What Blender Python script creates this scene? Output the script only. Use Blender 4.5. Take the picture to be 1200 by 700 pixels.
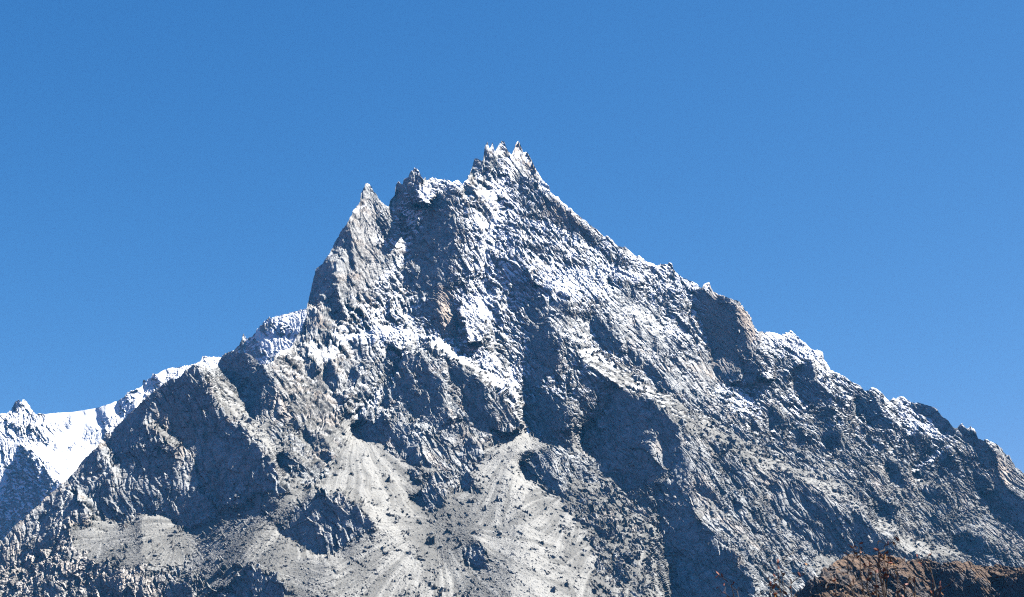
import bpy, math, random
import numpy as np
from concurrent.futures import ThreadPoolExecutor

for o in list(bpy.data.objects):
    bpy.data.objects.remove(o)
SC = bpy.context.scene
C = SC.collection

# ------------------------------------------------------------------ camera, sky, sun, exposure
EYE = 2.0
PITCH = 17.0
FPX = 1667.0                      # focal length in pixels of the 1200 px wide photograph
cam_d = bpy.data.cameras.new('camera')
cam_d.sensor_width = 36.0
cam_d.lens = 36.0 * FPX / 1200.0
cam_d.clip_start = 0.1
cam_d.clip_end = 90000.0
cam = bpy.data.objects.new('camera', cam_d)
C.objects.link(cam)
cam.location = (0, 0, EYE)
cam.rotation_euler = (math.radians(90 + PITCH), 0, 0)
cam_d.dof.use_dof = True
cam_d.dof.focus_distance = 4000.0
cam_d.dof.aperture_fstop = 11.0
SC.camera = cam

SUN_EL = 54.0
SUN_AZ = 76.0                     # clockwise from +Y (straight ahead), towards +X (right)
SUN_DIR = (math.sin(math.radians(SUN_AZ)) * math.cos(math.radians(SUN_EL)),
           math.cos(math.radians(SUN_AZ)) * math.cos(math.radians(SUN_EL)),
           math.sin(math.radians(SUN_EL)))
world = bpy.data.worlds.new('World')
SC.world = world
world.use_nodes = True
wn = world.node_tree.nodes
wl = world.node_tree.links
wn.clear()
sky = wn.new('ShaderNodeTexSky')
sky.sky_type = 'NISHITA'
sky.sun_disc = False
sky.sun_elevation = math.radians(SUN_EL)
sky.sun_rotation = math.radians(SUN_AZ)
sky.altitude = 3500.0
sky.air_density = 1.0
sky.dust_density = 0.0
sky.ozone_density = 10.0
bg = wn.new('ShaderNodeBackground')
bg.inputs['Strength'].default_value = 0.05
wo = wn.new('ShaderNodeOutputWorld')
sep = wn.new('ShaderNodeSeparateColor')
comb = wn.new('ShaderNodeCombineColor')
wl.new(sky.outputs['Color'], sep.inputs[0])
for i, (pw, sc_) in enumerate(((1.6, .79), (.80, 1.01), (.50, 1.79))):      # the deep, dry blue of high altitude
    m1 = wn.new('ShaderNodeMath')
    m1.operation = 'POWER'
    wl.new(sep.outputs[i], m1.inputs[0])
    m1.inputs[1].default_value = pw
    m2 = wn.new('ShaderNodeMath')
    m2.operation = 'MULTIPLY'
    wl.new(m1.outputs[0], m2.inputs[0])
    m2.inputs[1].default_value = sc_
    wl.new(m2.outputs[0], comb.inputs[i])
wl.new(comb.outputs[0], bg.inputs['Color'])
wl.new(bg.outputs[0], wo.inputs['Surface'])

sun_d = bpy.data.lights.new('sun', 'SUN')
sun_d.energy = 5.0
sun_d.angle = math.radians(0.53)
sun_d.color = (1.0, 0.965, 0.89)
sun = bpy.data.objects.new('sun', sun_d)
C.objects.link(sun)
from mathutils import Vector
sun.rotation_euler = Vector(SUN_DIR).to_track_quat('Z', 'Y').to_euler()
sun.location = (3000, 1000, 6000)

SC.view_settings.view_transform = 'Standard'
SC.view_settings.look = 'None'
SC.view_settings.exposure = 1.78
SC.view_settings.gamma = 1.0
SC.cycles.use_denoising = False
SC.cycles.filter_width = 1.15
SC.cycles.use_adaptive_sampling = False
SC.cycles.volume_bounces = 0
SC.cycles.max_bounces = 4
SC.cycles.diffuse_bounces = 0

# ------------------------------------------------------------------ numpy helpers
F = np.float32
POOL = ThreadPoolExecutor(4)


def par(fn, *arrs):
    """run an element-wise function over flat arrays in four threads"""
    n = arrs[0].shape[0]
    k = 16
    cuts = [n * i // k for i in range(k + 1)]
    parts = list(POOL.map(lambda i: fn(*[a[cuts[i]:cuts[i + 1]] for a in arrs]), range(k)))
    if isinstance(parts[0], tuple):
        return tuple(np.concatenate([p[j] for p in parts]) for j in range(len(parts[0])))
    return np.concatenate(parts)


RNG = np.random.default_rng(7)
PERM = RNG.permutation(1024).astype(np.int32)
PERM = np.concatenate([PERM, PERM])
ang = RNG.random(1024) * 2 * np.pi
G2 = np.stack([np.cos(ang), np.sin(ang)], 1).astype(F)
g3 = RNG.normal(size=(1024, 3))
G3 = (g3 / np.linalg.norm(g3, axis=1)[:, None]).astype(F)
R3 = RNG.random((1024, 8)).astype(F)


def fade(t):
    return t * t * t * (t * (t * 6 - 15) + 10)


def _pn2(x, y):
    xi = np.floor(x).astype(np.int32)
    yi = np.floor(y).astype(np.int32)
    fx = x - xi
    fy = y - yi
    u = fade(fx)
    v = fade(fy)
    xi &= 1023
    yi &= 1023
    x1 = (xi + 1) & 1023
    y1 = (yi + 1) & 1023

    def g(a, b, dx, dy):
        h = PERM[PERM[a] + b]
        return G2[h, 0] * dx + G2[h, 1] * dy
    n00 = g(xi, yi, fx, fy)
    n10 = g(x1, yi, fx - 1, fy)
    n01 = g(xi, y1, fx, fy - 1)
    n11 = g(x1, y1, fx - 1, fy - 1)
    a = n00 + u * (n10 - n00)
    b = n01 + u * (n11 - n01)
    return ((a + v * (b - a)) * F(1.5)).astype(F)


def pn2(x, y):
    return par(_pn2, x.astype(F), y.astype(F))


def _pn3(x, y, z):
    xi = np.floor(x).astype(np.int32)
    yi = np.floor(y).astype(np.int32)
    zi = np.floor(z).astype(np.int32)
    fx = (x - xi).astype(F)
    fy = (y - yi).astype(F)
    fz = (z - zi).astype(F)
    u = fade(fx)
    v = fade(fy)
    w = fade(fz)
    xs = (xi & 1023, (xi + 1) & 1023)
    ys = (yi & 1023, (yi + 1) & 1023)
    zs = (zi & 1023, (zi + 1) & 1023)

    def g(i, j, k):
        h = PERM[PERM[PERM[xs[i]] + ys[j]] + zs[k]]
        gg = G3[h]
        return gg[:, 0] * (fx - i) + gg[:, 1] * (fy - j) + gg[:, 2] * (fz - k)
    a = g(0, 0, 0); b = g(1, 0, 0); c0 = a + u * (b - a)
    a = g(0, 1, 0); b = g(1, 1, 0); c1 = a + u * (b - a)
    a = g(0, 0, 1); b = g(1, 0, 1); c2 = a + u * (b - a)
    a = g(0, 1, 1); b = g(1, 1, 1); c3 = a + u * (b - a)
    d0 = c0 + v * (c1 - c0)
    d1 = c2 + v * (c3 - c2)
    return ((d0 + w * (d1 - d0)) * F(1.5)).astype(F)


def pn3(x, y, z):
    return par(_pn3, x.astype(F), y.astype(F), z.astype(F))


def _facet2(x, y):
    """cells of tilted planes: a broken-rock relief; returns (height, crack distance)"""
    xi = np.floor(x).astype(np.int32)
    yi = np.floor(y).astype(np.int32)
    f1 = np.full(x.shape, 9, F)
    f2 = np.full(x.shape, 9, F)
    hh = np.zeros(x.shape, F)
    for i in (-1, 0, 1):
        for j in (-1, 0, 1):
            h = PERM[PERM[(xi + i) & 1023] + ((yi + j) & 1023)]
            r = R3[h]
            dx = (x - xi - i - r[:, 0]).astype(F)
            dy = (y - yi - j - r[:, 1]).astype(F)
            d = dx * dx + dy * dy
            val = (r[:, 2] - F(.5)) + dx * (r[:, 3] - F(.5)) * 2 + dy * (r[:, 4] - F(.5)) * 2
            m = d < f1
            f2 = np.where(m, f1, np.minimum(f2, d))
            hh = np.where(m, val, hh)
            f1 = np.where(m, d, f1)
    return hh, (np.sqrt(f2) - np.sqrt(f1)).astype(F)


def facet2(x, y):
    return par(_facet2, x.astype(F), y.astype(F))


def _facet3(x, y, z):
    xi = np.floor(x).astype(np.int32)
    yi = np.floor(y).astype(np.int32)
    zi = np.floor(z).astype(np.int32)
    f1 = np.full(x.shape, 9, F)
    hh = np.zeros(x.shape, F)
    for i in (-1, 0, 1):
        p1 = PERM[(xi + i) & 1023]
        for j in (-1, 0, 1):
            p2 = PERM[p1 + ((yi + j) & 1023)]
            for k in (-1, 0, 1):
                h = PERM[p2 + ((zi + k) & 1023)]
                r = R3[h]
                dx = (x - xi - i - r[:, 0]).astype(F)
                dy = (y - yi - j - r[:, 1]).astype(F)
                dz = (z - zi - k - r[:, 2]).astype(F)
                d = dx * dx + dy * dy + dz * dz
                m = d < f1
                val = (r[:, 3] - F(.5)) + (dx * (r[:, 4] - F(.5)) + dy * (r[:, 5] - F(.5)) + dz * (r[:, 6] - F(.5))) * F(1.6)
                hh = np.where(m, val, hh)
                f1 = np.where(m, d, f1)
    return hh


def facet3(x, y, z):
    return par(_facet3, x.astype(F), y.astype(F), z.astype(F))


def sstep(a, b, x):
    t = np.clip((x - a) / (b - a), 0, 1)
    return t * t * (3 - 2 * t)


def fbm2(x, y, octs, ridged=False):
    s = np.zeros(x.shape, F)
    a = 1.0
    for i in range(octs):
        n = pn2(x + 31.7 * i, y - 17.3 * i)
        if ridged:
            n = 1 - 2 * np.abs(n)
        s += F(a) * n
        a *= .5
        x = x * 2.03
        y = y * 2.03
    return s


# ------------------------------------------------------------------ survey: sightings turned into points of the land
CP, SP = math.cos(math.radians(PITCH)), math.sin(math.radians(PITCH))


def P(u, v, Y):
    """the point at distance Y north of the viewpoint seen in direction (u, v)"""
    a = (u - 600.0) / FPX
    b = (350.0 - v) / FPX
    dy = CP - b * SP
    dz = SP + b * CP
    t = Y / dy
    return (a * t, Y, EYE + dz * t)


VT = [100, 168, 250, 330, 400, 450, 500, 550, 600, 650, 700, 800]
YT = [4980, 4800, 4600, 4330, 4050, 3850, 3620, 3390, 3153, 2957, 2788, 2500]


def Y0(v):
    return float(np.interp(v, VT, YT))


def line(pts):
    return np.array([P(u, v, Y) for (u, v, Y) in pts], F)


SUN2 = np.array([SUN_DIR[0], SUN_DIR[1]])
SUN2 = (SUN2 / np.linalg.norm(SUN2)).astype(F)


def tent(x, y, pts, dark, lit, cap=None):
    """height of a crest line with a steep side (dark) and an easier side (lit)"""
    q = line(pts)
    out = np.full(x.shape, -9999, F)
    for a, b in zip(q[:-1], q[1:]):
        ex, ey = b[0] - a[0], b[1] - a[1]
        L2 = ex * ex + ey * ey + F(1e-6)
        t = np.clip(((x - a[0]) * ex + (y - a[1]) * ey) / L2, 0, 1)
        dx = x - a[0] - t * ex
        dy = y - a[1] - t * ey
        d = np.sqrt(dx * dx + dy * dy) + F(1e-4)
        c = (dx * SUN2[0] + dy * SUN2[1]) / d
        k = sstep(F(-.25), F(.55), c)
        s = dark + (lit - dark) * k
        out = np.maximum(out, a[2] + t * (b[2] - a[2]) - s * d)
    return out.astype(F)


# general fall of the mountain below its crest: height as a function of horizontal run
GD = np.array([-200, 0, 200, 470, 750, 950, 1180, 1410, 1650, 1900, 2300, 3000], F)
GZ = np.array([2420, 2060, 1690, 1330, 1040, 850, 660, 490, 350, 215, 60, -150], F)

# ------------------------------------------------------------------ mountain survey
# skyline as sighted, with the distance of each sighted point
SKYLINE = [(-140, 742, 2950), (-60, 676, 3150), (0, 634, 3290), (30, 605, 3400), (62, 577, 3510), (70, 570, 3540), (88, 553, 3620), (96, 542, 3650), (105, 531, 3700), (112, 526, 3730), (118, 518, 3750), (130, 506, 3800), (150, 486, 3880), (165, 470, 3960),
           (176, 462, 4000), (186, 455, 4030), (200, 444, 4080), (211, 443, 4110), (220, 432, 4150), (226, 428, 4170), (238, 429, 4200), (250, 433, 4220), (257, 424, 4240), (263, 414, 4250), (272, 411, 4240), (286, 414, 4200),
           (296, 418, 4200), (308, 428, 4180), (320, 424, 4190), (331, 412, 4220), (341, 409, 4260), (345, 400, 4290), (351, 388, 4310), (359, 372, 4330), (361, 352, 4350), (366, 333, 4370), (371, 315, 4385), (378, 309, 4395), (388, 295, 4410),
           (397, 275, 4430), (405, 263, 4440), (413, 250, 4455), (418, 241, 4465), (422, 237, 4470), (423, 229, 4475), (426, 222, 4478), (429, 215, 4480), (433, 216, 4482), (437, 224, 4490), (441, 228, 4500),
           (446, 236, 4530), (455, 243, 4600), (459, 233, 4660), (463, 226, 4680), (464, 217, 4690), (467, 213, 4690), (471, 217, 4695), (474, 209, 4700), (479, 208, 4705), (482, 200, 4710), (486, 197, 4715), (491, 199, 4720), (495, 207, 4725),
           (500, 211, 4730), (507, 208, 4735), (514, 210, 4740), (521, 210, 4750), (530, 213, 4755), (537, 211, 4760), (542, 216, 4765), (548, 209, 4770), (551, 203, 4775), (553, 198, 4775), (556, 186, 4780), (559, 185, 4780),
           (562, 187, 4785), (565, 189, 4786), (566, 188, 4788), (568, 172, 4790), (571, 166, 4790), (574, 175, 4790), (577, 167, 4790), (580, 178, 4793), (584, 170, 4796), (588, 164, 4800), (592, 166, 4800), (595, 174, 4798), (599, 182, 4795), (602, 177, 4792), (604, 168, 4790), (607, 164, 4790), (610, 169, 4790), (613, 179, 4790), (616, 178, 4790), (618, 177, 4790), (623, 188, 4790),
           (628, 201, 4790), (634, 209, 4785), (640, 216, 4783), (650, 229, 4780), (660, 238, 4778), (670, 247, 4775), (683, 256, 4772), (696, 267, 4768), (707, 275, 4765), (720, 285, 4760), (733, 290, 4756), (745, 299, 4752), (758, 306, 4750), (769, 312, 4745),
           (774, 308, 4745), (780, 310, 4744), (784, 307, 4743), (788, 309, 4742), (791, 320, 4740), (800, 324, 4735), (810, 329, 4730), (818, 334, 4727), (822, 338, 4725), (825, 332, 4723), (831, 331, 4722), (834, 340, 4720), (838, 344, 4718), (845, 348, 4715), (852, 348, 4712), (858, 350, 4708),
           (866, 353, 4704), (872, 359, 4702), (878, 367, 4698), (883, 378, 4695), (888, 388, 4692), (897, 389, 4690), (907, 390, 4686), (917, 392, 4682), (927, 388, 4678), (936, 395, 4672), (945, 404, 4668), (953, 410, 4664), (963, 412, 4660), (967, 424, 4655), (973, 434, 4650), (980, 437, 4646),
           (990, 441, 4642), (1000, 448, 4638), (1008, 452, 4635), (1014, 457, 4632), (1024, 455, 4628), (1034, 460, 4622), (1042, 468, 4618), (1050, 468, 4612), (1058, 466, 4608), (1066, 471, 4604), (1076, 471, 4600), (1085, 474, 4595), (1096, 478, 4590), (1104, 487, 4585), (1112, 494, 4580), (1119, 503, 4576),
           (1123, 499, 4574), (1127, 497, 4574), (1132, 503, 4571), (1137, 500, 4570), (1142, 505, 4568), (1147, 514, 4565), (1158, 517, 4558), (1168, 520, 4553), (1176, 528, 4549), (1183, 535, 4546), (1190, 547, 4543), (1198, 553, 4540), (1210, 566, 4535),
           (1300, 625, 4500), (1340, 652, 4480)]
# how the faces lie: kind -> direction the face looks (x right, y away, z up)
LIE = {
    'K': (-.34, -.89, .32),
    'A': (.44, -.60, .67),
    'D': (-.60, -.70, .38), 'F': (-.33, -.90, .28), 'H': (-.36, -.74, .57), 'G': (.02, -.86, .51),
    'L': (.42, -.60, .68), 'T': (.44, -.73, .52), 'B': (.24, -.58, .78), 'M': (.08, -.70, .71),
    'S': (0, -.50, .866), 'P': (-.26, -.50, .83), 'R': (.27, -.48, .83),
}
WEIGHT = {'D': 1.6, 'F': 1.6, 'H': .8, 'G': .8, 'L': 1.1, 'T': 2.4, 'B': .6, 'M': .10, 'S': .25, 'P': .2, 'R': .25, 'A': .9, 'K': 1.5}
SNOW_HOLD = {'K': -.35, 'D': -.35, 'F': -.35, 'H': .06, 'G': -.04, 'T': -.12, 'B': .07, 'A': -.10, 'L': .03, 'M': .05}
RUBBLE = {'L': .38, 'M': .44, 'A': .12, 'G': .10, 'H': .12, 'T': .04, 'B': .2}
ROUGH = {'L': .72, 'M': .72, 'D': .42, 'F': .46, 'H': .62, 'T': .42, 'B': .7, 'G': .8, 'A': .55, 'K': .36}
# faces as sighted: kind, outline; later ones lie over earlier ones
FACES = [
    # right wing
    ('M', [(640, 250), (790, 320), (960, 420), (1340, 640), (1340, 720), (640, 720)]),
    ('L', [(640, 345), (780, 335), (830, 350), (845, 445), (900, 520), (1000, 600), (900, 640), (760, 480)]),
    ('A', [(690, 362), (740, 352), (780, 360), (805, 385), (832, 420), (842, 447), (850, 480), (830, 490), (800, 462), (770, 432), (727, 401), (707, 378)]),
    ('M', [(850, 450), (960, 450), (1100, 520), (1200, 600), (1200, 660), (1060, 640), (940, 550), (860, 490)]),
    # big scree floor
    ('S', [(400, 465), (415, 485), (450, 520), (480, 545), (560, 520), (590, 520), (608, 495), (620, 505), (640, 515), (690, 540), (760, 570), (785, 600), (800, 740), (-140, 740), (-140, 690), (0, 668), (60, 645), (130, 615), (222, 622), (300, 575), (350, 580), (385, 560), (400, 520)]),
    ('M', [(-140, 700), (-140, 745), (190, 745), (235, 660), (180, 668), (120, 662), (85, 640), (60, 620), (0, 640)]),
    ('R', [(602, 500), (622, 512), (640, 560), (700, 640), (770, 740), (630, 740), (615, 600)]),
    ('P', [(600, 530), (612, 600), (590, 740), (420, 740), (500, 640), (570, 590)]),
    ('R', [(430, 520), (470, 560), (480, 600), (520, 660), (560, 740), (490, 740), (445, 640), (425, 570)]),
    ('P', [(90, 640), (130, 615), (165, 602), (168, 660), (110, 662)]),
    ('R', [(165, 602), (200, 606), (222, 622), (240, 640), (200, 668), (168, 660)]),
    ('P', [(322, 582), (328, 592), (300, 620), (250, 690), (190, 720), (215, 660), (260, 618), (290, 600)]),
    ('R', [(330, 592), (345, 590), (340, 605), (322, 625), (280, 680), (262, 690), (300, 630)]),
    ('P', [(332, 625), (345, 632), (385, 652), (350, 740), (250, 740), (290, 670)]),
    ('R', [(436, 618), (452, 640), (480, 740), (390, 740), (392, 652)]),
    # left main face
    ('F', [(226, 428), (238, 432), (246, 452), (255, 475), (268, 492), (285, 504), (298, 518), (315, 535), (327, 552), (328, 562), (310, 575), (300, 577), (285, 590), (262, 594), (245, 602), (222, 622), (205, 612), (200, 606), (175, 600), (155, 603), (130, 615), (120, 602), (110, 592), (90, 617), (60, 640), (30, 655), (0, 672), (-140, 770), (-140, 740), (0, 634), (30, 605), (70, 570), (105, 531), (130, 506), (165, 470), (200, 444)]),
    ('D', [(262, 490), (298, 518), (327, 552), (328, 562), (300, 577), (285, 590), (262, 594), (245, 602), (225, 560), (240, 520)]),
    ('D', [(105, 531), (130, 506), (165, 470), (178, 480), (160, 520), (135, 560), (110, 570), (90, 600), (60, 630), (30, 645), (62, 577)]),
    ('R', [(172, 493), (180, 492), (192, 502), (202, 508), (212, 512), (215, 525), (207, 530), (195, 522), (187, 508)]),
    ('L', [(115, 520), (130, 525), (142, 545), (132, 550), (118, 537)]),
    ('L', [(84, 575), (100, 578), (104, 586), (118, 591), (126, 603), (112, 600), (100, 592), (85, 588)]),
    ('L', [(135, 552), (142, 549), (139, 570), (131, 586), (127, 580), (134, 568)]),
    ('L', [(218, 566), (235, 567), (246, 577), (258, 591), (248, 594), (236, 581)]),
    ('L', [(272, 576), (281, 580), (294, 588), (285, 592), (276, 586)]),
    ('R', [(82, 620), (105, 606), (125, 610), (135, 616), (110, 632), (90, 638)]),
    ('R', [(238, 430), (252, 436), (265, 447), (282, 461), (290, 478), (294, 490), (305, 498), (322, 515), (335, 540), (352, 562), (368, 580), (350, 584), (335, 568), (322, 545), (300, 518), (280, 498), (262, 485), (248, 460)]),
    # left spur
    ('L', [(303, 426), (325, 412), (345, 412), (355, 430), (372, 450), (385, 470), (395, 490), (402, 512), (392, 535), (375, 515), (345, 500), (330, 482), (322, 450)]),
    ('L', [(300, 492), (330, 484), (350, 500), (375, 515), (392, 540), (375, 556), (350, 558), (335, 540), (320, 512)]),
    ('D', [(260, 417), (273, 411), (286, 413), (303, 427), (320, 443), (322, 455), (327, 470), (329, 484), (311, 490), (295, 489), (290, 478), (292, 470), (279, 455), (264, 442), (255, 433)]),
    ('D', [(325, 535), (340, 530), (352, 540), (362, 554), (345, 554), (330, 547)]),
    ('D', [(353, 500), (372, 508), (386, 520), (393, 541), (380, 541), (366, 526)]),
    ('D', [(330, 488), (342, 486), (352, 498), (340, 502)]),
    ('D', [(310, 570), (322, 566), (334, 574), (338, 580), (322, 580)]),
    ('M', [(303, 600), (312, 588), (322, 584), (324, 590), (313, 600), (302, 603)]),
    ('H', [(341, 409), (352, 388), (368, 396), (400, 352), (420, 345), (400, 400), (380, 410), (355, 420)]),
    ('D', [(352, 414), (362, 420), (374, 430), (367, 442), (355, 430)]),
    ('D', [(376, 442), (388, 422), (401, 418), (399, 440), (392, 457), (381, 456)]),
    ('B', [(357, 402), (368, 397), (386, 414), (376, 425), (362, 418)]),
    ('L', [(400, 400), (413, 404), (406, 430), (400, 455), (395, 430)]),
    # gendarme
    ('H', [(400, 352), (426, 340), (447, 330), (475, 303), (486, 300), (500, 350), (488, 372), (475, 362), (460, 366), (440, 380), (415, 398), (398, 405)]),
    ('T', [(431, 212), (441, 230), (456, 243), (463, 256), (469, 271), (477, 294), (475, 301), (460, 320), (447, 329), (426, 340), (405, 349), (411, 329), (414, 311), (415, 286), (406, 264), (415, 246), (422, 236)]),
    ('G', [(441, 248), (453, 254), (462, 281), (446, 285), (437, 268)]),
    ('D', [(405, 260), (415, 286), (414, 311), (410, 330), (404, 348), (392, 382), (372, 402), (352, 418), (338, 412), (350, 388), (358, 372), (360, 352), (370, 314), (388, 294)]),
    ('D', [(422, 236), (424, 224), (429, 222), (430, 236)]),
    ('T', [(403, 286), (411, 299), (409, 318), (398, 331), (394, 320), (401, 305)]),
    ('T', [(396, 326), (409, 326), (408, 345), (399, 351), (395, 340)]),
    ('T', [(381, 350), (393, 361), (392, 379), (375, 377), (380, 362)]),
    # between the gendarme and the central buttress
    ('M', [(456, 240), (470, 212), (487, 197), (502, 210), (503, 238), (490, 262), (478, 292), (470, 272), (463, 256)]),
    ('D', [(458, 240), (466, 215), (478, 208), (487, 197), (494, 208), (488, 222), (474, 228), (464, 244)]),
    ('B', [(488, 226), (503, 210), (535, 212), (528, 221), (510, 228), (496, 240)]),
    ('D', [(526, 221), (508, 234), (494, 258), (481, 297), (473, 325), (480, 347), (505, 343), (525, 336), (536, 318), (530, 290), (536, 270), (531, 250)]),
    ('G', [(526, 221), (545, 225), (557, 240), (559, 265), (564, 292), (561, 322), (545, 326), (536, 318), (530, 290), (536, 270), (531, 250)]),
    # summit
    ('L', [(545, 215), (570, 205), (600, 208), (612, 215), (600, 240), (575, 245), (556, 232)]),
    ('G', [(551, 209), (556, 184), (568, 165), (590, 164), (598, 180), (586, 200), (570, 213)]),
    ('D', [(550, 206), (556, 184), (562, 186), (567, 168), (573, 168), (576, 186), (566, 205)]),
    ('T', [(597, 181), (607, 164), (617, 178), (625, 198), (634, 211), (616, 206), (603, 212), (594, 205)]),
    ('T', [(569, 172), (575, 166), (579, 172), (575, 179), (570, 180)]),
    ('D', [(543, 216), (552, 209), (565, 221), (562, 233), (548, 229)]),
    ('B', [(556, 228), (572, 218), (592, 222), (590, 240), (576, 268), (567, 290), (565, 320), (571, 348), (576, 372), (568, 398), (550, 402), (540, 374), (548, 350), (560, 335), (564, 292), (559, 265)]),
    ('H', [(592, 235), (604, 225), (613, 240), (605, 255), (614, 290), (613, 318), (619, 345), (626, 372), (602, 374), (590, 388), (576, 372), (571, 345), (566, 320), (567, 290), (576, 266), (583, 250)]),
    ('H', [(576, 372), (600, 372), (625, 372), (622, 412), (606, 425), (598, 440), (585, 430), (575, 405)]),
    ('M', [(565, 395), (590, 385), (600, 400), (598, 430), (618, 470), (608, 490), (590, 455), (570, 430)]),
    ('L', [(584, 350), (600, 338), (606, 355), (596, 372), (586, 366)]),
    ('G', [(611, 212), (625, 214), (641, 235), (641, 252), (620, 259), (606, 252)]),
    ('G', [(641, 233), (660, 244), (690, 269), (707, 286), (690, 287), (665, 272), (641, 259)]),
    ('B', [(634, 207), (660, 237), (670, 245), (664, 248), (640, 224)]),
    ('L', [(606, 256), (640, 259), (690, 288), (705, 291), (745, 304), (785, 322), (780, 337), (745, 330), (715, 312), (705, 330), (690, 347), (668, 360), (645, 345), (622, 322), (616, 300), (606, 270)]),
    ('G', [(622, 282), (650, 290), (680, 305), (700, 312), (690, 318), (660, 308), (635, 300)]),
    ('B', [(640, 322), (680, 311), (711, 318), (706, 337), (690, 352), (668, 362), (645, 345)]),
    ('G', [(700, 288), (740, 305), (746, 322), (715, 308), (703, 300)]),
    ('B', [(711, 307), (720, 311), (754, 326), (749, 331), (714, 317)]),
    ('G', [(715, 318), (751, 332), (746, 351), (735, 348), (716, 336)]),
    ('B', [(733, 288), (770, 312), (785, 322), (775, 324), (745, 305)]),
    # dark faces and lit slabs right of the summit buttress
    ('D', [(643, 331), (667, 356), (661, 370), (645, 378), (630, 393), (621, 386), (615, 362), (626, 343)]),
    ('D', [(630, 368), (645, 378), (651, 393), (657, 406), (654, 421), (643, 441), (625, 463), (613, 456), (617, 440), (619, 415), (617, 398), (621, 385)]),
    ('D', [(616, 470), (633, 463), (655, 464), (666, 478), (671, 493), (664, 501), (640, 504), (620, 501), (611, 488)]),
    ('M', [(655, 424), (690, 425), (720, 448), (718, 465), (690, 492), (672, 490), (660, 462), (650, 450)]),
    ('A', [(645, 378), (655, 368), (668, 364), (690, 364), (695, 385), (691, 400), (684, 404), (665, 398), (656, 400)]),
    ('D', [(696, 363), (707, 376), (718, 390), (728, 401), (727, 413), (715, 413), (703, 405), (691, 383)]),
    ('D', [(753, 419), (768, 429), (779, 445), (794, 461), (790, 464), (770, 452), (756, 438)]),
    ('D', [(664, 411), (679, 413), (677, 423), (663, 421)]),
    ('D', [(711, 369), (726, 385), (725, 394), (714, 385)]),
    ('D', [(736, 406), (751, 419), (753, 433), (745, 433), (737, 420)]),
    ('D', [(738, 365), (748, 378), (758, 395), (752, 394), (740, 380)]),
    ('D', [(773, 344), (790, 344), (801, 358), (793, 362), (791, 380), (780, 389), (777, 365)]),
    ('D', [(764, 390), (771, 400), (770, 412), (763, 404)]),
    ('D', [(810, 352), (822, 334), (840, 350), (856, 350), (866, 361), (872, 385), (884, 398), (887, 415), (891, 440), (879, 449), (862, 446), (840, 450), (836, 425), (832, 405), (825, 385)]),
    ('T', [(864, 358), (877, 370), (888, 390), (889, 402), (878, 396), (868, 380)]),
    ('T', [(832, 338), (840, 350), (836, 356), (831, 350)]),
    ('M', [(861, 425), (870, 419), (877, 440), (868, 449), (857, 440)]),
    ('B', [(841, 450), (860, 452), (883, 470), (886, 486), (875, 491), (860, 479), (845, 467)]),
    ('B', [(889, 392), (905, 391), (927, 388), (945, 404), (965, 414), (958, 421), (940, 412), (925, 420), (912, 418), (900, 410)]),
    ('L', [(886, 400), (900, 410), (912, 418), (925, 415), (906, 440), (895, 441), (890, 420)]),
    ('D', [(905, 441), (925, 417), (931, 411), (936, 425), (920, 441), (908, 446)]),
    ('D', [(938, 429), (950, 419), (954, 440), (962, 459), (971, 469), (955, 473), (940, 469), (934, 450)]),
    ('L', [(953, 418), (967, 414), (976, 435), (986, 455), (1001, 480), (990, 491), (978, 480), (971, 466), (962, 457)]),
    ('D', [(901, 477), (910, 477), (919, 490), (916, 504), (904, 501)]),
    ('D', [(929, 499), (940, 501), (945, 518), (935, 515)]),
    ('D', [(967, 505), (980, 499), (985, 515), (975, 531), (966, 522)]),
    ('D', [(952, 484), (975, 479), (979, 490), (955, 495)]),
    ('D', [(1001, 473), (1022, 457), (1030, 470), (1043, 491), (1035, 501), (1020, 496), (1005, 483)]),
    ('L', [(1025, 453), (1035, 459), (1051, 485), (1062, 501), (1046, 501), (1036, 480)]),
    ('B', [(1049, 469), (1065, 470), (1073, 490), (1093, 505), (1085, 511), (1070, 508), (1057, 490)]),
    ('D', [(1068, 474), (1085, 472), (1105, 485), (1119, 501), (1119, 509), (1100, 506), (1089, 490)]),
    ('D', [(1072, 557), (1098, 533), (1115, 521), (1120, 540), (1111, 550), (1095, 546), (1081, 562)]),
    ('B', [(1070, 548), (1095, 529), (1114, 520), (1111, 526), (1090, 541), (1074, 553)]),
    ('D', [(1120, 499), (1140, 503), (1155, 518), (1164, 530), (1162, 545), (1145, 531)]),
    ('T', [(1165, 522), (1178, 530), (1184, 552), (1178, 562), (1170, 545)]),
    ('D', [(1139, 560), (1150, 554), (1162, 573), (1145, 577)]),
    ('D', [(1165, 560), (1172, 551), (1185, 575), (1210, 592), (1230, 660), (1195, 625), (1180, 606), (1160, 592), (1150, 580), (1168, 578)]),
    ('D', [(1040, 545), (1050, 539), (1058, 555), (1070, 569), (1060, 570), (1044, 561)]),
    ('D', [(1021, 598), (1040, 589), (1050, 594), (1047, 603), (1030, 606)]),
    ('D', [(1119, 631), (1140, 624), (1165, 639), (1174, 652), (1150, 650), (1124, 646)]),
    ('D', [(1080, 575), (1095, 572), (1102, 582), (1088, 586)]),
    ('D', [(1085, 605), (1098, 602), (1108, 614), (1094, 616)]),
    # long lit bench running down to the right, and its fan
    ('R', [(684, 403), (700, 411), (730, 431), (770, 454), (800, 474), (850, 504), (900, 534), (940, 551), (970, 568), (980, 585), (1004, 600), (1030, 609), (1062, 630), (1100, 640), (1142, 653), (1085, 656), (1065, 647), (1050, 635), (1030, 614), (1000, 599), (970, 580), (940, 564), (900, 552), (850, 523), (800, 500), (775, 482), (740, 462), (715, 445), (690, 426), (675, 413)]),
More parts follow.
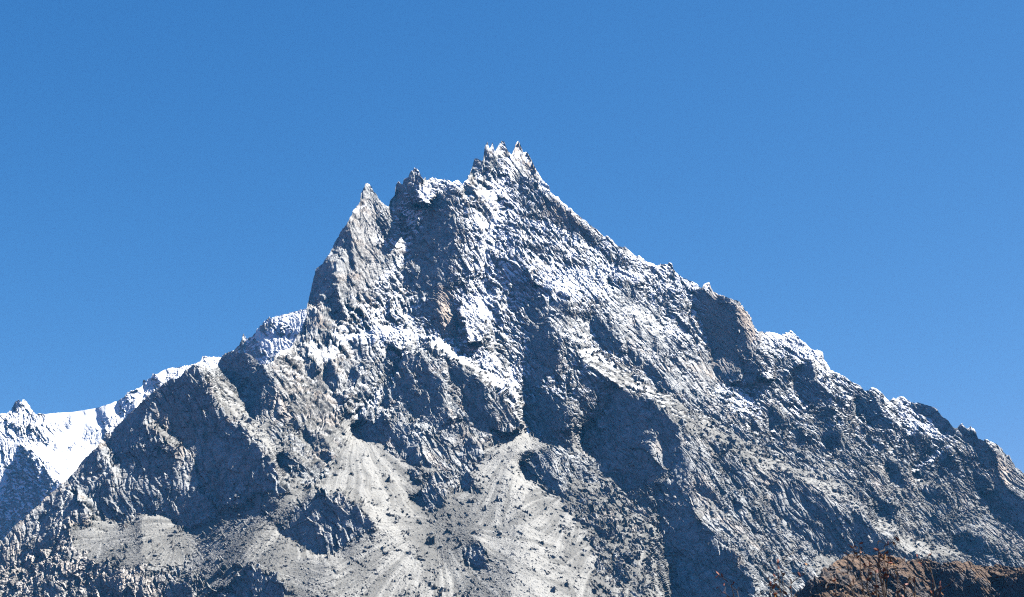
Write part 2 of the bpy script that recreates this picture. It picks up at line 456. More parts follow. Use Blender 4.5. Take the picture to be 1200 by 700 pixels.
    ('D', [(722, 456), (732, 458), (763, 471), (786, 488), (796, 505), (802, 530), (790, 553), (770, 559), (755, 567), (735, 557), (715, 544), (698, 539), (681, 524), (681, 508), (698, 494), (712, 475)]),
    ('T', [(765, 509), (778, 507), (781, 525), (778, 546), (768, 541)]),
    ('S', [(655, 578), (700, 560), (735, 570), (756, 568), (788, 548), (785, 556), (760, 575), (775, 600), (785, 640), (740, 650), (690, 610)]),
    ('D', [(786, 555), (800, 537), (808, 515), (816, 530), (812, 560), (808, 580), (815, 610), (832, 618), (848, 640), (880, 672), (888, 740), (785, 740), (791, 660), (780, 640), (775, 618), (780, 605), (771, 590), (775, 575)]),
    ('L', [(806, 520), (830, 522), (870, 545), (905, 560), (905, 590), (935, 628), (965, 650), (965, 690), (930, 700), (885, 672), (848, 636), (818, 608), (810, 580)]),
    ('D', [(815, 551), (826, 565), (838, 581), (832, 587), (822, 576), (815, 565)]),
    ('D', [(857, 549), (870, 549), (876, 569), (870, 573), (859, 562)]),
    ('D', [(857, 575), (868, 584), (874, 602), (862, 602), (857, 588)]),
    ('D', [(896, 614), (907, 617), (906, 632), (896, 623)]),
    ('D', [(930, 660), (940, 662), (946, 680), (936, 684), (928, 672)]),
    ('F', [(904, 568), (925, 563), (945, 569), (965, 584), (985, 602), (1006, 602), (1030, 621), (1046, 641), (1030, 647), (1000, 648), (985, 651), (965, 646), (950, 641), (935, 626), (914, 606), (904, 590)]),
    ('T', [(938, 576), (943, 590), (941, 604), (936, 596)]),
    ('T', [(948, 610), (952, 622), (950, 634), (946, 626)]),
    ('T', [(962, 595), (968, 612), (966, 630), (961, 615)]),
    ('T', [(918, 572), (922, 586), (920, 598), (915, 586)]),
    ('S', [(952, 646), (985, 653), (1010, 646), (985, 668), (968, 690), (962, 668)]),
    # central pyramid
    ('D', [(514, 334), (512, 350), (513, 366), (508, 393), (495, 386), (487, 372), (500, 355)]),
    ('M', [(485, 374), (505, 370), (506, 388), (490, 391)]),
    ('T', [(516, 335), (524, 349), (532, 364), (538, 385), (532, 398), (520, 382), (513, 366), (512, 350)]),
    ('B', [(440, 386), (462, 368), (475, 364), (485, 385), (496, 400), (483, 409), (460, 406), (445, 401)]),
    ('L', [(442, 400), (460, 408), (470, 420), (462, 442), (450, 456), (430, 471), (412, 483), (403, 476), (415, 455), (425, 430), (435, 412)]),
    ('D', [(441, 391), (437, 405), (424, 426), (412, 450), (404, 454), (409, 435), (419, 415), (431, 398)]),
    ('H', [(416, 483), (440, 462), (456, 453), (449, 466), (437, 480), (420, 488)]),
    ('R', [(500, 397), (520, 399), (540, 411), (560, 424), (580, 444), (600, 464), (616, 491), (611, 494), (586, 462), (554, 436), (537, 427), (515, 416), (504, 406)]),
    ('D', [(484, 411), (473, 421), (466, 440), (456, 453), (444, 477), (462, 480), (472, 475), (484, 480), (490, 496), (500, 504), (518, 498), (527, 486), (529, 470), (522, 455), (511, 442), (501, 425), (492, 413)]),
    ('M', [(486, 427), (495, 430), (495, 450), (489, 466), (485, 445)]),
    ('L', [(492, 412), (505, 419), (520, 439), (540, 465), (552, 485), (567, 506), (545, 501), (528, 481), (522, 455), (511, 442)]),
    ('D', [(523, 426), (537, 428), (554, 439), (571, 452), (586, 465), (600, 480), (612, 496), (600, 505), (585, 502), (570, 502), (557, 496), (548, 478), (538, 458), (530, 442)]),
    ('G', [(570, 462), (586, 467), (600, 481), (610, 496), (598, 502), (582, 495), (572, 480)]),
    ('L', [(450, 487), (468, 475), (480, 478), (491, 493), (480, 500), (460, 502)]),
    # outcrops in the scree
    ('L', [(485, 515), (510, 500), (545, 498), (578, 503), (592, 515), (570, 526), (560, 545), (535, 570), (530, 587), (515, 577), (505, 550), (490, 546)]),
    ('D', [(411, 503), (440, 499), (500, 499), (498, 513), (470, 521), (455, 519), (440, 516), (420, 511)]),
    ('D', [(469, 523), (488, 520), (491, 535), (483, 549), (477, 541), (480, 531)]),
    ('D', [(479, 552), (492, 549), (495, 560), (485, 566)]),
    ('D', [(500, 559), (507, 554), (510, 570), (521, 581), (518, 597), (505, 600), (495, 593), (479, 586), (498, 575)]),
    ('D', [(535, 531), (545, 514), (554, 511), (563, 530), (560, 537), (548, 534), (540, 541)]),
    ('D', [(539, 555), (548, 551), (559, 565), (561, 574), (548, 573), (536, 568)]),
    ('D', [(512, 520), (522, 512), (528, 524), (520, 534)]),
    ('D', [(547, 646), (558, 636), (567, 648), (567, 662), (545, 662)]),
    ('L', [(612, 548), (625, 528), (660, 525), (692, 540), (715, 545), (712, 556), (690, 562), (665, 562), (662, 582), (640, 572)]),
    ('D', [(612, 549), (622, 534), (635, 530), (649, 529), (651, 545), (645, 555), (656, 570), (664, 582), (645, 577), (630, 564), (614, 556)]),
    ('D', [(659, 538), (668, 536), (673, 551), (661, 552)]),
    ('D', [(676, 545), (686, 544), (691, 557), (675, 558)]),
    ('D', [(699, 545), (712, 543), (715, 551), (701, 554)]),
    ('D', [(746, 593), (762, 581), (767, 593), (755, 599)]),
    ('D', [(730, 561), (745, 555), (758, 562), (745, 571), (732, 569)]),
    ('R', [(352, 578), (352, 592), (338, 610), (318, 634), (285, 690), (262, 690), (300, 625), (330, 592)]),
    ('K', [(364, 580), (380, 577), (400, 579), (413, 586), (432, 610), (437, 619), (405, 641), (385, 650), (365, 648), (337, 627), (325, 623), (339, 611), (354, 590)]),
    ('M', [(376, 604), (388, 609), (391, 621), (381, 618)]),
    ('D', [(255, 700), (285, 670), (300, 664), (325, 680), (335, 720), (260, 730)]),
    ('D', [(120, 690), (135, 676), (150, 690), (145, 705)]),
    ('D', [(190, 700), (205, 680), (225, 690), (240, 720), (195, 720)]),
    ('D', [(15, 660), (28, 645), (40, 655), (30, 668)]),
    ('D', [(48, 690), (60, 680), (72, 692), (60, 702)]),
]
TONE = [   # paler and darker bands in the scree
    ([(610, 505), (605, 560), (620, 640), (640, 740)], 34, .35),
    ([(612, 510), (660, 600), (745, 720)], 9, .5),
    ([(570, 620), (520, 680), (480, 720)], 10, .35),
    ([(405, 490), (435, 540), (445, 600), (490, 680)], 14, .35),
    ([(400, 560), (350, 590), (290, 660)], 10, .35),
    ([(320, 583), (270, 620), (215, 665)], 7, .5),
    ([(260, 460), (300, 510), (345, 565)], 10, .3),
    ([(115, 618), (140, 622)], 12, .3),
    ([(960, 560), (1010, 605), (1070, 645)], 12, .5),
    ([(520, 600), (545, 620), (500, 640)], 30, -.55),
    ([(650, 590), (700, 620), (740, 690)], 36, -.5),
    ([(180, 650), (210, 640), (130, 660)], 24, -.4),
    ([(310, 650), (330, 690), (300, 700)], 34, -.55),
    ([(420, 660), (450, 700)], 22, -.35),
    ([(360, 560), (340, 600), (290, 640)], 10, -.2),
    ([(730, 465), (800, 500), (880, 545)], 12, -.3),
]
APEX = [(612, 490), (405, 480), (322, 580), (250, 440), (165, 598), (700, 520), (770, 548), (500, 596), (360, 470), (840, 450), (690, 400), (960, 560), (1020, 500), (720, 350), (250, 640), (60, 610)]
STONY_SCREE = [
    [(676, 405), (700, 411), (770, 454), (850, 504), (940, 551), (940, 564), (850, 523), (775, 482), (715, 445)],
    [(238, 430), (265, 447), (290, 478), (322, 515), (330, 560), (300, 518), (262, 485)],   # scree mixed with many outcrops
]
ROCKY_SCREE = [
    [(655, 578), (700, 555), (760, 575), (785, 640), (790, 740), (700, 740), (690, 640)],
    [(-140, 700), (-140, 745), (235, 745), (240, 665), (180, 668), (120, 662), (85, 640), (60, 620), (0, 640)],
]
SCREE_MIX = [      # rubble: rock and scree in patches
    [(850, 450), (960, 470), (1100, 520), (1200, 600), (1200, 660), (1060, 640), (940, 550), (860, 490)],
    [(300, 492), (330, 484), (395, 490), (402, 512), (392, 540), (350, 558)],
]
SNOW_LINES = [  # couloirs and ledges where snow has gathered: sighted line, half width, weight
    ([(575, 222), (580, 250), (568, 290), (562, 330), (572, 372)], 8, .6),
    ([(560, 255), (555, 300), (560, 350), (550, 390), (575, 430), (600, 470), (615, 495)], 10, .45),
    ([(600, 185), (590, 215), (575, 225)], 8, .4),
    ([(494, 228), (505, 214), (540, 214)], 7, .9),
    ([(500, 220), (485, 250), (478, 280)], 9, .4),
    ([(620, 258), (660, 275), (700, 290)], 6, .4),
    ([(645, 335), (675, 322), (705, 330)], 17, .7),
    ([(713, 311), (748, 328)], 2.5, 1.5),
    ([(634, 209), (668, 245)], 3, .8),
    ([(740, 296), (780, 322)], 4, .8),
    ([(470, 385), (440, 398)], 14, .6),
    ([(510, 400), (560, 428), (600, 468)], 8, .45),
    ([(365, 403), (380, 416)], 8, .8),
    ([(640, 375), (680, 400), (720, 430)], 9, .1),
    ([(690, 412), (740, 448), (800, 487)], 6, .1),
    ([(845, 455), (870, 470), (882, 485)], 10, .6),
    ([(895, 398), (930, 398), (955, 414)], 9, .7),
    ([(1052, 472), (1070, 500), (1090, 508)], 8, .7),
    ([(1073, 550), (1112, 522)], 2.5, 1.3),
    ([(436, 280), (455, 285), (468, 287)], 2.5, .8),
    ([(416, 248), (428, 240)], 3, .9),
    ([(425, 338), (450, 325), (470, 305)], 4, .6),
    ([(418, 485), (445, 462)], 5, .7),
    ([(605, 430), (600, 455), (618, 440)], 9, .5),
    ([(640, 450), (690, 470), (680, 490)], 16, .12),
    ([(560, 390), (600, 385)], 9, .2),
    ([(800, 340), (790, 380), (820, 400)], 16, .25),
    ([(545, 330), (530, 360), (550, 380)], 12, .3),
    ([(520, 390), (500, 398), (480, 395)], 8, .4),
    ([(395, 400), (430, 385), (460, 345)], 10, .25),
    ([(450, 516), (500, 505)], 2.5, .9),
]
SNOW_OFF = [([(428, 240), (425, 330)], 30, .45), ([(520, 235), (505, 330)], 22, .35), ([(860, 365), (850, 430)], 24, .6), ([(520, 345), (525, 385)], 11, .7),
            ([(290, 420), (310, 470)], 26, .7), ([(740, 335), (735, 350)], 9, .6), ([(830, 345), (870, 360)], 8, .4), ([(640, 240), (690, 278)], 9, .35), ([(490, 420), (500, 490)], 22, .4), ([(545, 440), (590, 490)], 16, .5), ([(630, 380), (640, 430)], 14, .2)]
WARM = [([(519, 345), (527, 385)], 10, 1.6), ([(430, 260), (425, 335)], 22, .2), ([(870, 365), (884, 395)], 8), ([(835, 365), (855, 410)], 20, .9), ([(1165, 545), (1178, 562)], 12), ([(606, 172), (625, 198)], 8), ([(640, 245), (670, 262)], 10, .6), ([(600, 520), (585, 530)], 10, .5),
        ([(-40, 670), (60, 665), (180, 695)], 34, .6), ([(720, 600), (760, 620)], 30, .4), ([(340, 430), (380, 490)], 30, .2), ([(950, 560), (1000, 590)], 14, .3), ([(90, 620), (120, 620)], 14, .7), ([(190, 500), (210, 520)], 10, .5)]


def inside(u, v, pts):
    r = np.zeros(u.shape, bool)
    n = len(pts)
    for i in range(n):
        x0, y0 = pts[i]
        x1, y1 = pts[(i + 1) % n]
        if y0 == y1:
            continue
        c = (y0 > v) != (y1 > v)
        r ^= c & (u < (x1 - x0) * (v - y0) / (y1 - y0) + x0)
    return r


def paths(u, v, lines):
    s = np.zeros(u.shape, F)
    for it in lines:
        pts, w = it[0], it[1]
        wt = it[2] if len(it) > 2 else 1.0
        best = np.full(u.shape, 1e9, F)
        for a, b in zip(pts[:-1], pts[1:]):
            ex, ez = b[0] - a[0], b[1] - a[1]
            t = np.clip(((u - a[0]) * ex + (v - a[1]) * ez) / (ex * ex + ez * ez + 1e-6), 0, 1)
            best = np.minimum(best, (u - a[0] - t * ex) ** 2 + (v - a[1] - t * ez) ** 2)
        s += F(wt) * np.exp(-best / F(w * w)).astype(F)
    return s


def grid_normals(V):
    dU = np.empty_like(V)
    dW = np.empty_like(V)
    dU[:, 1:-1] = V[:, 2:] - V[:, :-2]
    dU[:, 0] = V[:, 1] - V[:, 0]
    dU[:, -1] = V[:, -1] - V[:, -2]
    dW[1:-1] = V[2:] - V[:-2]
    dW[0] = V[1] - V[0]
    dW[-1] = V[-1] - V[-2]
    n = np.cross(dU, dW)
    n /= np.linalg.norm(n, axis=2)[:, :, None] + 1e-9
    return n.astype(F)


def box_blur(A, r):
    for ax in (0, 1):
        pad = [(0, 0), (0, 0)]
        pad[ax] = (r + 1, r)
        c = np.cumsum(np.pad(A, pad, mode='edge').astype(np.float64), axis=ax)
        n = A.shape[ax]
        hi = np.take(c, np.arange(2 * r + 1, 2 * r + 1 + n), axis=ax)
        lo = np.take(c, np.arange(0, n), axis=ax)
        A = ((hi - lo) / (2 * r + 1)).astype(F)
    return A


def grid_mesh(name, V, mat, attrs, kind='structure'):
    nr, nc = V.shape[:2]
    me = bpy.data.meshes.new(name)
    idx = np.arange(nr * nc, dtype=np.int32).reshape(nr, nc)
    q = np.stack([idx[:-1, :-1], idx[:-1, 1:], idx[1:, 1:], idx[1:, :-1]], -1).reshape(-1)
    nf = q.size // 4
    me.vertices.add(nr * nc)
    me.vertices.foreach_set('co', np.ascontiguousarray(V, dtype=F).ravel())
    me.loops.add(nf * 4)
    me.loops.foreach_set('vertex_index', q)
    me.polygons.add(nf)
    me.polygons.foreach_set('loop_start', np.arange(0, nf * 4, 4, dtype=np.int32))
    me.polygons.foreach_set('use_smooth', np.zeros(nf, dtype=bool))
    me.update(calc_edges=True)
    for k, a in attrs.items():
        at = me.attributes.new(k, 'FLOAT', 'POINT')
        at.data.foreach_set('value', np.ascontiguousarray(a, dtype=F).ravel())
    me.materials.append(mat)
    o = bpy.data.objects.new(name, me)
    C.objects.link(o)
    if kind:
        o['kind'] = kind
    return o


# ------------------------------------------------------------------ materials
def nodes_of(name):
    m = bpy.data.materials.new(name)
    m.use_nodes = True
    nt = m.node_tree
    nt.nodes.clear()
    return m, nt


class NB:
    """small wrapper for wiring nodes"""
    def __init__(s, nt):
        s.nt = nt

    def n(s, t, **kw):
        nd = s.nt.nodes.new(t)
        for k, v in kw.items():
            setattr(nd, k, v)
        return nd

    def link(s, a, b):
        s.nt.links.new(a, b)

    def val(s, sock, v):
        if hasattr(v, 'is_linked') or hasattr(v, 'links'):
            s.link(v, sock)
        else:
            sock.default_value = v

    def math(s, op, a, b=0.0, c=0.0, clamp=False):
        nd = s.n('ShaderNodeMath', operation=op, use_clamp=clamp)
        s.val(nd.inputs[0], a)
        s.val(nd.inputs[1], b)
        s.val(nd.inputs[2], c)
        return nd.outputs[0]

    def ramp(s, x, a, b, lo=0.0, hi=1.0):
        nd = s.n('ShaderNodeMapRange', interpolation_type='SMOOTHSTEP')
        s.val(nd.inputs[0], x)
        nd.inputs[1].default_value = a
        nd.inputs[2].default_value = b
        nd.inputs[3].default_value = lo
        nd.inputs[4].default_value = hi
        return nd.outputs[0]

    def mix(s, f, a, b):
        nd = s.n('ShaderNodeMix', data_type='RGBA')
        s.val(nd.inputs[0], f)
        for sk, v in ((nd.inputs[6], a), (nd.inputs[7], b)):
            if isinstance(v, tuple):
                sk.default_value = (*v, 1)
            else:
                s.link(v, sk)
        return nd.outputs[2]

    def noise(s, vec, scale, detail=4, rough=.6, dist=0.0):
        nd = s.n('ShaderNodeTexNoise')
        s.link(vec, nd.inputs['Vector'])
        nd.inputs['Scale'].default_value = scale
        nd.inputs['Detail'].default_value = detail
        nd.inputs['Roughness'].default_value = rough
        nd.inputs['Distortion'].default_value = dist
        return nd.outputs['Fac']

    def attr(s, name):
        nd = s.n('ShaderNodeAttribute', attribute_name=name)
        return nd.outputs['Fac']


def mountain_material(name, rock_a, rock_b, warm_c, scree_a, scree_b):
    m, nt = nodes_of(name)
    b = NB(nt)
    tc = b.n('ShaderNodeTexCoord').outputs['Object']
    big = b.noise(tc, .008, 3, .6, .6)
    mid = b.noise(tc, .045, 5, .65, .4)
    fine = b.noise(tc, .22, 4, .7)
    rock = b.mix(b.ramp(mid, .35, .65), rock_a, rock_b)
    rock = b.mix(b.math('MULTIPLY', b.ramp(big, .5, .68), .4), rock, warm_c)
    rock = b.mix(b.math('MULTIPLY', b.attr('warm'), b.ramp(mid, .3, .6, .45, 1.0)), rock, warm_c)
    rock = b.mix(b.ramp(fine, .52, .75, 0, .45), rock, tuple(c * .5 for c in rock_a))
    mp = b.n('ShaderNodeMapping')
    mp.inputs['Scale'].default_value = (1, 1, .14)
    b.link(tc, mp.inputs['Vector'])
    st = b.noise(mp.outputs[0], .05, 4, .65, .5)
    rock = b.mix(b.ramp(st, .54, .70, 0, .55), rock, tuple(c * .45 for c in rock_a))
    rust = b.noise(mp.outputs[0], .017, 4, .6, .8)
    rock = b.mix(b.ramp(rust, .55, .70, 0, .4), rock, tuple(c * k for c, k in zip(warm_c, (.85, .78, .70))))
    sc = b.mix(b.ramp(b.math('ADD', b.attr('streak'), b.math('MULTIPLY', b.math('SUBTRACT', fine, .5), .4)), .0, 1.05), scree_a, scree_b)
    scf = b.ramp(b.math('ADD', b.attr('scree'), b.math('MULTIPLY', b.math('SUBTRACT', mid, .5), .5)), .4, .6)
    col = b.mix(scf, rock, sc)
    sn_in = b.math('ADD', b.attr('snow'), b.math('ADD', b.math('MULTIPLY', b.math('SUBTRACT', fine, .5), .55), b.math('MULTIPLY', b.math('SUBTRACT', mid, .5), .45)))
    snf = b.ramp(sn_in, .43, .63)
    col = b.mix(snf, col, (.74, .75, .77))
    h = b.math('ADD', b.math('MULTIPLY', mid, 4.0), b.math('MULTIPLY', fine, 2.4))
    h = b.math('MULTIPLY', h, b.math('SUBTRACT', 1.0, b.math('MULTIPLY', snf, .6)))
    bp = b.n('ShaderNodeBump')
    bp.inputs['Strength'].default_value = .8
    bp.inputs['Distance'].default_value = 1.0
    b.link(h, bp.inputs['Height'])
    ps = b.n('ShaderNodeBsdfPrincipled')
    b.link(col, ps.inputs['Base Color'])
    ps.inputs['Roughness'].default_value = .92
    ps.inputs['Specular IOR Level'].default_value = .15
    b.link(bp.outputs[0], ps.inputs['Normal'])
    out = b.n('ShaderNodeOutputMaterial')
    b.link(ps.outputs[0], out.inputs['Surface'])
    return m


M_MOUNT = mountain_material('mountain_rock', (.19, .196, .20), (.37, .375, .373), (.40, .325, .265), (.12, .117, .110), (.235, .23, .218))
M_FOOT = mountain_material('foothill_ground', (.075, .067, .067), (.135, .115, .104), (.13, .09, .066), (.092, .064, .048), (.15, .098, .066))

# ------------------------------------------------------------------ the mountain
U0, U1, V0, V1, CELL = -140, 1340, 150, 744, 2.0


def ray(u, v):
    a = (u - 600.0) / FPX
    b = (350.0 - v) / FPX
    dy = CP - b * SP
    return a / dy, (SP + b * CP) / dy


def solve_relief(SKYLINE, FACES, rough_scree=(), mix=(), U0=U0, U1=U1):
    """distance of every sighted point, so that the faces lie as LIE says while the whole keeps the general fall"""
    us = np.arange(U0, U1 + 1, CELL)
    vs = np.arange(V0, V1 + 1, CELL)
    U, Vv = np.meshgrid(us, vs)
    sh = U.shape
    uf, vf = U.ravel().astype(F), Vv.ravel().astype(F)
    wu = (4.0 * pn2(uf / 23, vf / 23) + 2.4 * pn2(uf / 8 + 3, vf / 8)).reshape(sh)
    wv = (4.0 * pn2(uf / 23 + 40, vf / 23) + 2.4 * pn2(uf / 8, vf / 8 + 60)).reshape(sh)
    Uw, Vw = U + wu, Vv + wv
    N3 = np.empty(sh + (3,))
    N3[:] = LIE['M']
    scree = np.zeros(sh, F)
    Wt = np.full(sh, WEIGHT['M'])
    rough = np.full(sh, .72, F)
    kinds = np.zeros(sh, F)
    for kind, pts in FACES:
        p = np.array(pts)
        c0 = max(0, int((p[:, 0].min() - 8 - U0) / CELL)); c1 = min(sh[1], int((p[:, 0].max() + 8 - U0) / CELL) + 1)
        r0 = max(0, int((p[:, 1].min() - 8 - V0) / CELL)); r1 = min(sh[0], int((p[:, 1].max() + 8 - V0) / CELL) + 1)
        m = inside(Uw[r0:r1, c0:c1], Vw[r0:r1, c0:c1], pts)
        N3[r0:r1, c0:c1][m] = LIE[kind]
        Wt[r0:r1, c0:c1][m] = WEIGHT[kind]
        rough[r0:r1, c0:c1][m] = ROUGH.get(kind, 1.0)
        kinds[r0:r1, c0:c1][m] = SNOW_HOLD.get(kind, 0.0)
        scree[r0:r1, c0:c1][m] = 1.0 if kind in 'SPR' else RUBBLE.get(kind, 0.0)
    for pts in rough_scree:
        m = inside(Uw, Vw, pts)
        scree[m] = np.where(scree[m] > .5, .62, .32)
    for pts in (STONY_SCREE if len(mix) else ()):
        m = inside(Uw, Vw, pts) & (scree > .8)
        scree[m] = .80
    for pts in mix:
        m = inside(Uw, Vw, pts) & (scree < .5)
        scree[m] = .50
    # general fall
    sk = np.array(SKYLINE, float)
    vsk = np.interp(us, sk[:, 0], sk[:, 1])
    Ysk = np.interp(us, sk[:, 0], sk[:, 2])
    vsm = vsk.copy()
    for _ in range(3):
        Ysk = np.convolve(np.pad(Ysk, 6, mode='edge'), np.ones(13) / 13, 'valid')
        vsm = np.convolve(np.pad(vsm, 12, mode='edge'), np.ones(25) / 25, 'valid')
    rs = ray(us, vsm)[1]
    D0 = np.interp(EYE + Ysk * rs, GZ[::-1], GD[::-1])
    vv = np.maximum(Vv, vsm[None])
    rr = ray(U, vv)[1]
    lo = np.full(sh, 1200.0)
    hi = np.broadcast_to(Ysk[None], sh).copy()
    for _ in range(40):
        mid = .5 * (lo + hi)
        above = EYE + mid * rr > np.interp(D0[None] + Ysk[None] - mid, GD, GZ)
        hi = np.where(above, hi, mid)
        lo = np.where(above, mid, lo)
    q0 = np.log(.5 * (lo + hi))
    for _ in range(2):
        q0 = box_blur(q0.astype(F), 10).astype(np.float64)
    # wanted gradient of log distance for each face
    rx, rz = ray(U, Vv)
    e = 1.0
    rxu, rzu = ray(U + e, Vv)
    rxv, rzv = ray(U, Vv + e)
    dn = N3[..., 0] * rx + N3[..., 1] + N3[..., 2] * rz
    dn = np.minimum(dn, -.18)
    gu = -(N3[..., 0] * (rxu - rx) + N3[..., 2] * (rzu - rz)) / dn * CELL
    gv = -(N3[..., 0] * (rxv - rx) + N3[..., 2] * (rzv - rz)) / dn * CELL
    land = (Vv > vsk[None] - 3).astype(float)
    wx = np.minimum(land[:, 1:], land[:, :-1]) + .002
    wy = np.minimum(land[1:], land[:-1]) + .002
    gx = .5 * (gu[:, 1:] + gu[:, :-1]) * (wx > .5)
    gy = .5 * (gv[1:] + gv[:-1]) * (wy > .5)
    wx *= .5 * (Wt[:, 1:] + Wt[:, :-1])
    wy *= .5 * (Wt[1:] + Wt[:-1])
    lam = .5 / 70.0 ** 2

    q = q0.copy()
    wx0, wy0 = wx, wy
    for rnd in range(5):
        if rnd:      # let the surface break sharply where the faces disagree
            ex = np.abs(q[:, 1:] - q[:, :-1] - gx)
            ey = np.abs(q[1:] - q[:-1] - gy)
            wx = wx0 * .0035 / np.maximum(ex, .0008)
            wy = wy0 * .0035 / np.maximum(ey, .0008)

        def A(q):
            o = lam * q
            d = wx * (q[:, 1:] - q[:, :-1])
            o[:, 1:] += d
            o[:, :-1] -= d
            d = wy * (q[1:] - q[:-1])
            o[1:] += d
            o[:-1] -= d
            return o
        b = lam * q0
        d = wx * gx
        b[:, 1:] += d
        b[:, :-1] -= d
        d = wy * gy
        b[1:] += d
        b[:-1] -= d
        dg = np.full(sh, lam)
        dg[:, 1:] += wx
        dg[:, :-1] += wx
        dg[1:] += wy
        dg[:-1] += wy
        r = b - A(q)
        zc = r / dg
        p = zc.copy()
        rz_ = (r * zc).sum()
        for _ in range(500 if rnd == 0 else 160):
            Ap = A(p)
            al = rz_ / (p * Ap).sum()
            q += al * p
            r -= al * Ap
            zc = r / dg
            rn = (r * zc).sum()
            p = zc + rn / rz_ * p
            rz_ = rn
    return q, box_blur(scree, 3), box_blur(rough, 1), box_blur(kinds, 1)


def sample(G, u, v, U0=U0):
    x = np.clip((u - U0) / CELL, 0, G.shape[1] - 1.001)
    y = np.clip((v - V0) / CELL, 0, G.shape[0] - 1.001)
    xi = x.astype(np.int32)
    yi = y.astype(np.int32)
    fx, fy = x - xi, y - yi
    return (G[yi, xi] * (1 - fx) + G[yi, xi + 1] * fx) * (1 - fy) + (G[yi + 1, xi] * (1 - fx) + G[yi + 1, xi + 1] * fx) * fy



def sheet_rows(SKYLINE, q, us, nv, vbot, U0=U0):
    """vertex rows of a mountain side: the far side, the near side and the foot"""
    nu = len(us)
    sk = np.array(SKYLINE, float)
    vsk = np.interp(us, sk[:, 0], sk[:, 1])
    # rows start on the jagged skyline and even out a little way below it
    w = 24
    env = np.max(np.stack([np.pad(vsk, w, mode='edge')[i:i + nu] for i in range(2 * w + 1)]), 0)
    for _ in range(2):
        env = np.convolve(np.pad(env, 16, mode='edge'), np.ones(33) / 33, 'valid')
    env = np.maximum(env, vsk + 2) + 14
    n1 = 70
    t1 = np.linspace(0, 1, n1, endpoint=False)[:, None]
    t2 = np.linspace(0, 1, nv - n1)[:, None]
    U = np.broadcast_to(us[None], (nv, nu))
    Vv = np.concatenate([vsk[None] + t1 * (env - vsk)[None], env[None] + t2 * (np.maximum(vbot, env + 30) - env)[None]], 0)
    Y = np.exp(sample(q, U, Vv, U0))
    rx, rz = ray(U, Vv)
    front = np.stack([Y * rx, Y, EYE + Y * rz], -1)
    k = np.linspace(1, 0, 46)[:-1] ** 1.8
    top = front[0]
    back = np.empty((45, nu, 3))
    dist = k[:, None] * 1500
    back[..., 0] = top[None, :, 0] + 0 * dist
    back[..., 1] = top[None, :, 1] + dist
    back[..., 2] = np.maximum(top[None, :, 2] - 1.35 * dist, -20)
    kf = np.linspace(0, 1, 31)[1:]
    foot = np.empty((30, nu, 3))
    bot = front[-1]
    foot[..., 1] = bot[None, :, 1] - kf[:, None] * 620
    foot[..., 0] = bot[None, :, 0]
    foot[..., 2] = np.maximum(bot[None, :, 2] - kf[:, None] * 620 * .5, -20)
    V = np.concatenate([back, front, foot], 0).astype(F)
    Uf = np.concatenate([np.broadcast_to(us, (45, nu)), U, np.broadcast_to(us, (30, nu))]).ravel().astype(F)
    Vf = np.concatenate([np.broadcast_to(vsk, (45, nu)), Vv, np.broadcast_to(Vv[-1], (30, nu))]).ravel().astype(F)
    return V, Uf, Vf


def up_normals(V):
    n = grid_normals(V)
    return -n if n[..., 2].mean() < 0 else n


def rock_relief(x, y, z):
    """slabs and ribs running down to the right and leaning forward, broken into blocks"""
    la = x * .40 - y * .45 - z * .80
    lb = x * .86 + y * .05 + z * .40
    lc = x * -.14 - y * .89 + z * .43
    lb = lb + 16 * pn3(x / 110, y / 110, z / 110)
    la = la + 10 * pn3(x / 60 + 9, y / 60, z / 60)
    vary = np.clip(.85 + .8 * pn3(x / 160, y / 160, z / 130) + .3 * pn3(la / 90, lb / 40, lc / 60), .25, 1.5)
    crack = np.exp(-(pn3(la / 190, lb / 30, lc / 60) / .07) ** 2) + .6 * np.exp(-(pn3(la / 90 + 7, lb / 13, lc / 40) / .08) ** 2) + .5 * np.exp(-(pn3(la / 26, lb / 70, lc / 40) / .06) ** 2)
    d3 = 11 * facet3(la / 150, lb / 46, lc / 60) + 10 * vary * facet3(la / 62 + 5, lb / 18, lc / 26) + 5.5 * vary * facet3(la / 26, lb / 8 + 9, lc / 12) - 6.5 * crack
    d3 += 4 * pn3(la / 70, lb / 22, lc / 30) + vary * 2.0 * facet3(x / 9 + 4, y / 9, z / 7) + vary * .8 * facet3(x / 4.5, y / 4.5 + 4, z / 4)
    return d3


def snow_grain(x, y, z):
    """drift and ledge pattern: long streaks along the ledges, which rise to the right"""
    a = x * .86 + z * .5
    b = z * .86 - x * .5 + 6 * pn3(x / 40, y / 40, z / 40)
    return (.15 * pn3(x / 90, y / 90, z / 60) + .30 * pn3(a / 60, y / 60, b / 8) + .22 * pn3(a / 24 + 7, y / 30, b / 4) + .12 * pn3(x / 7, y / 7, z / 7))


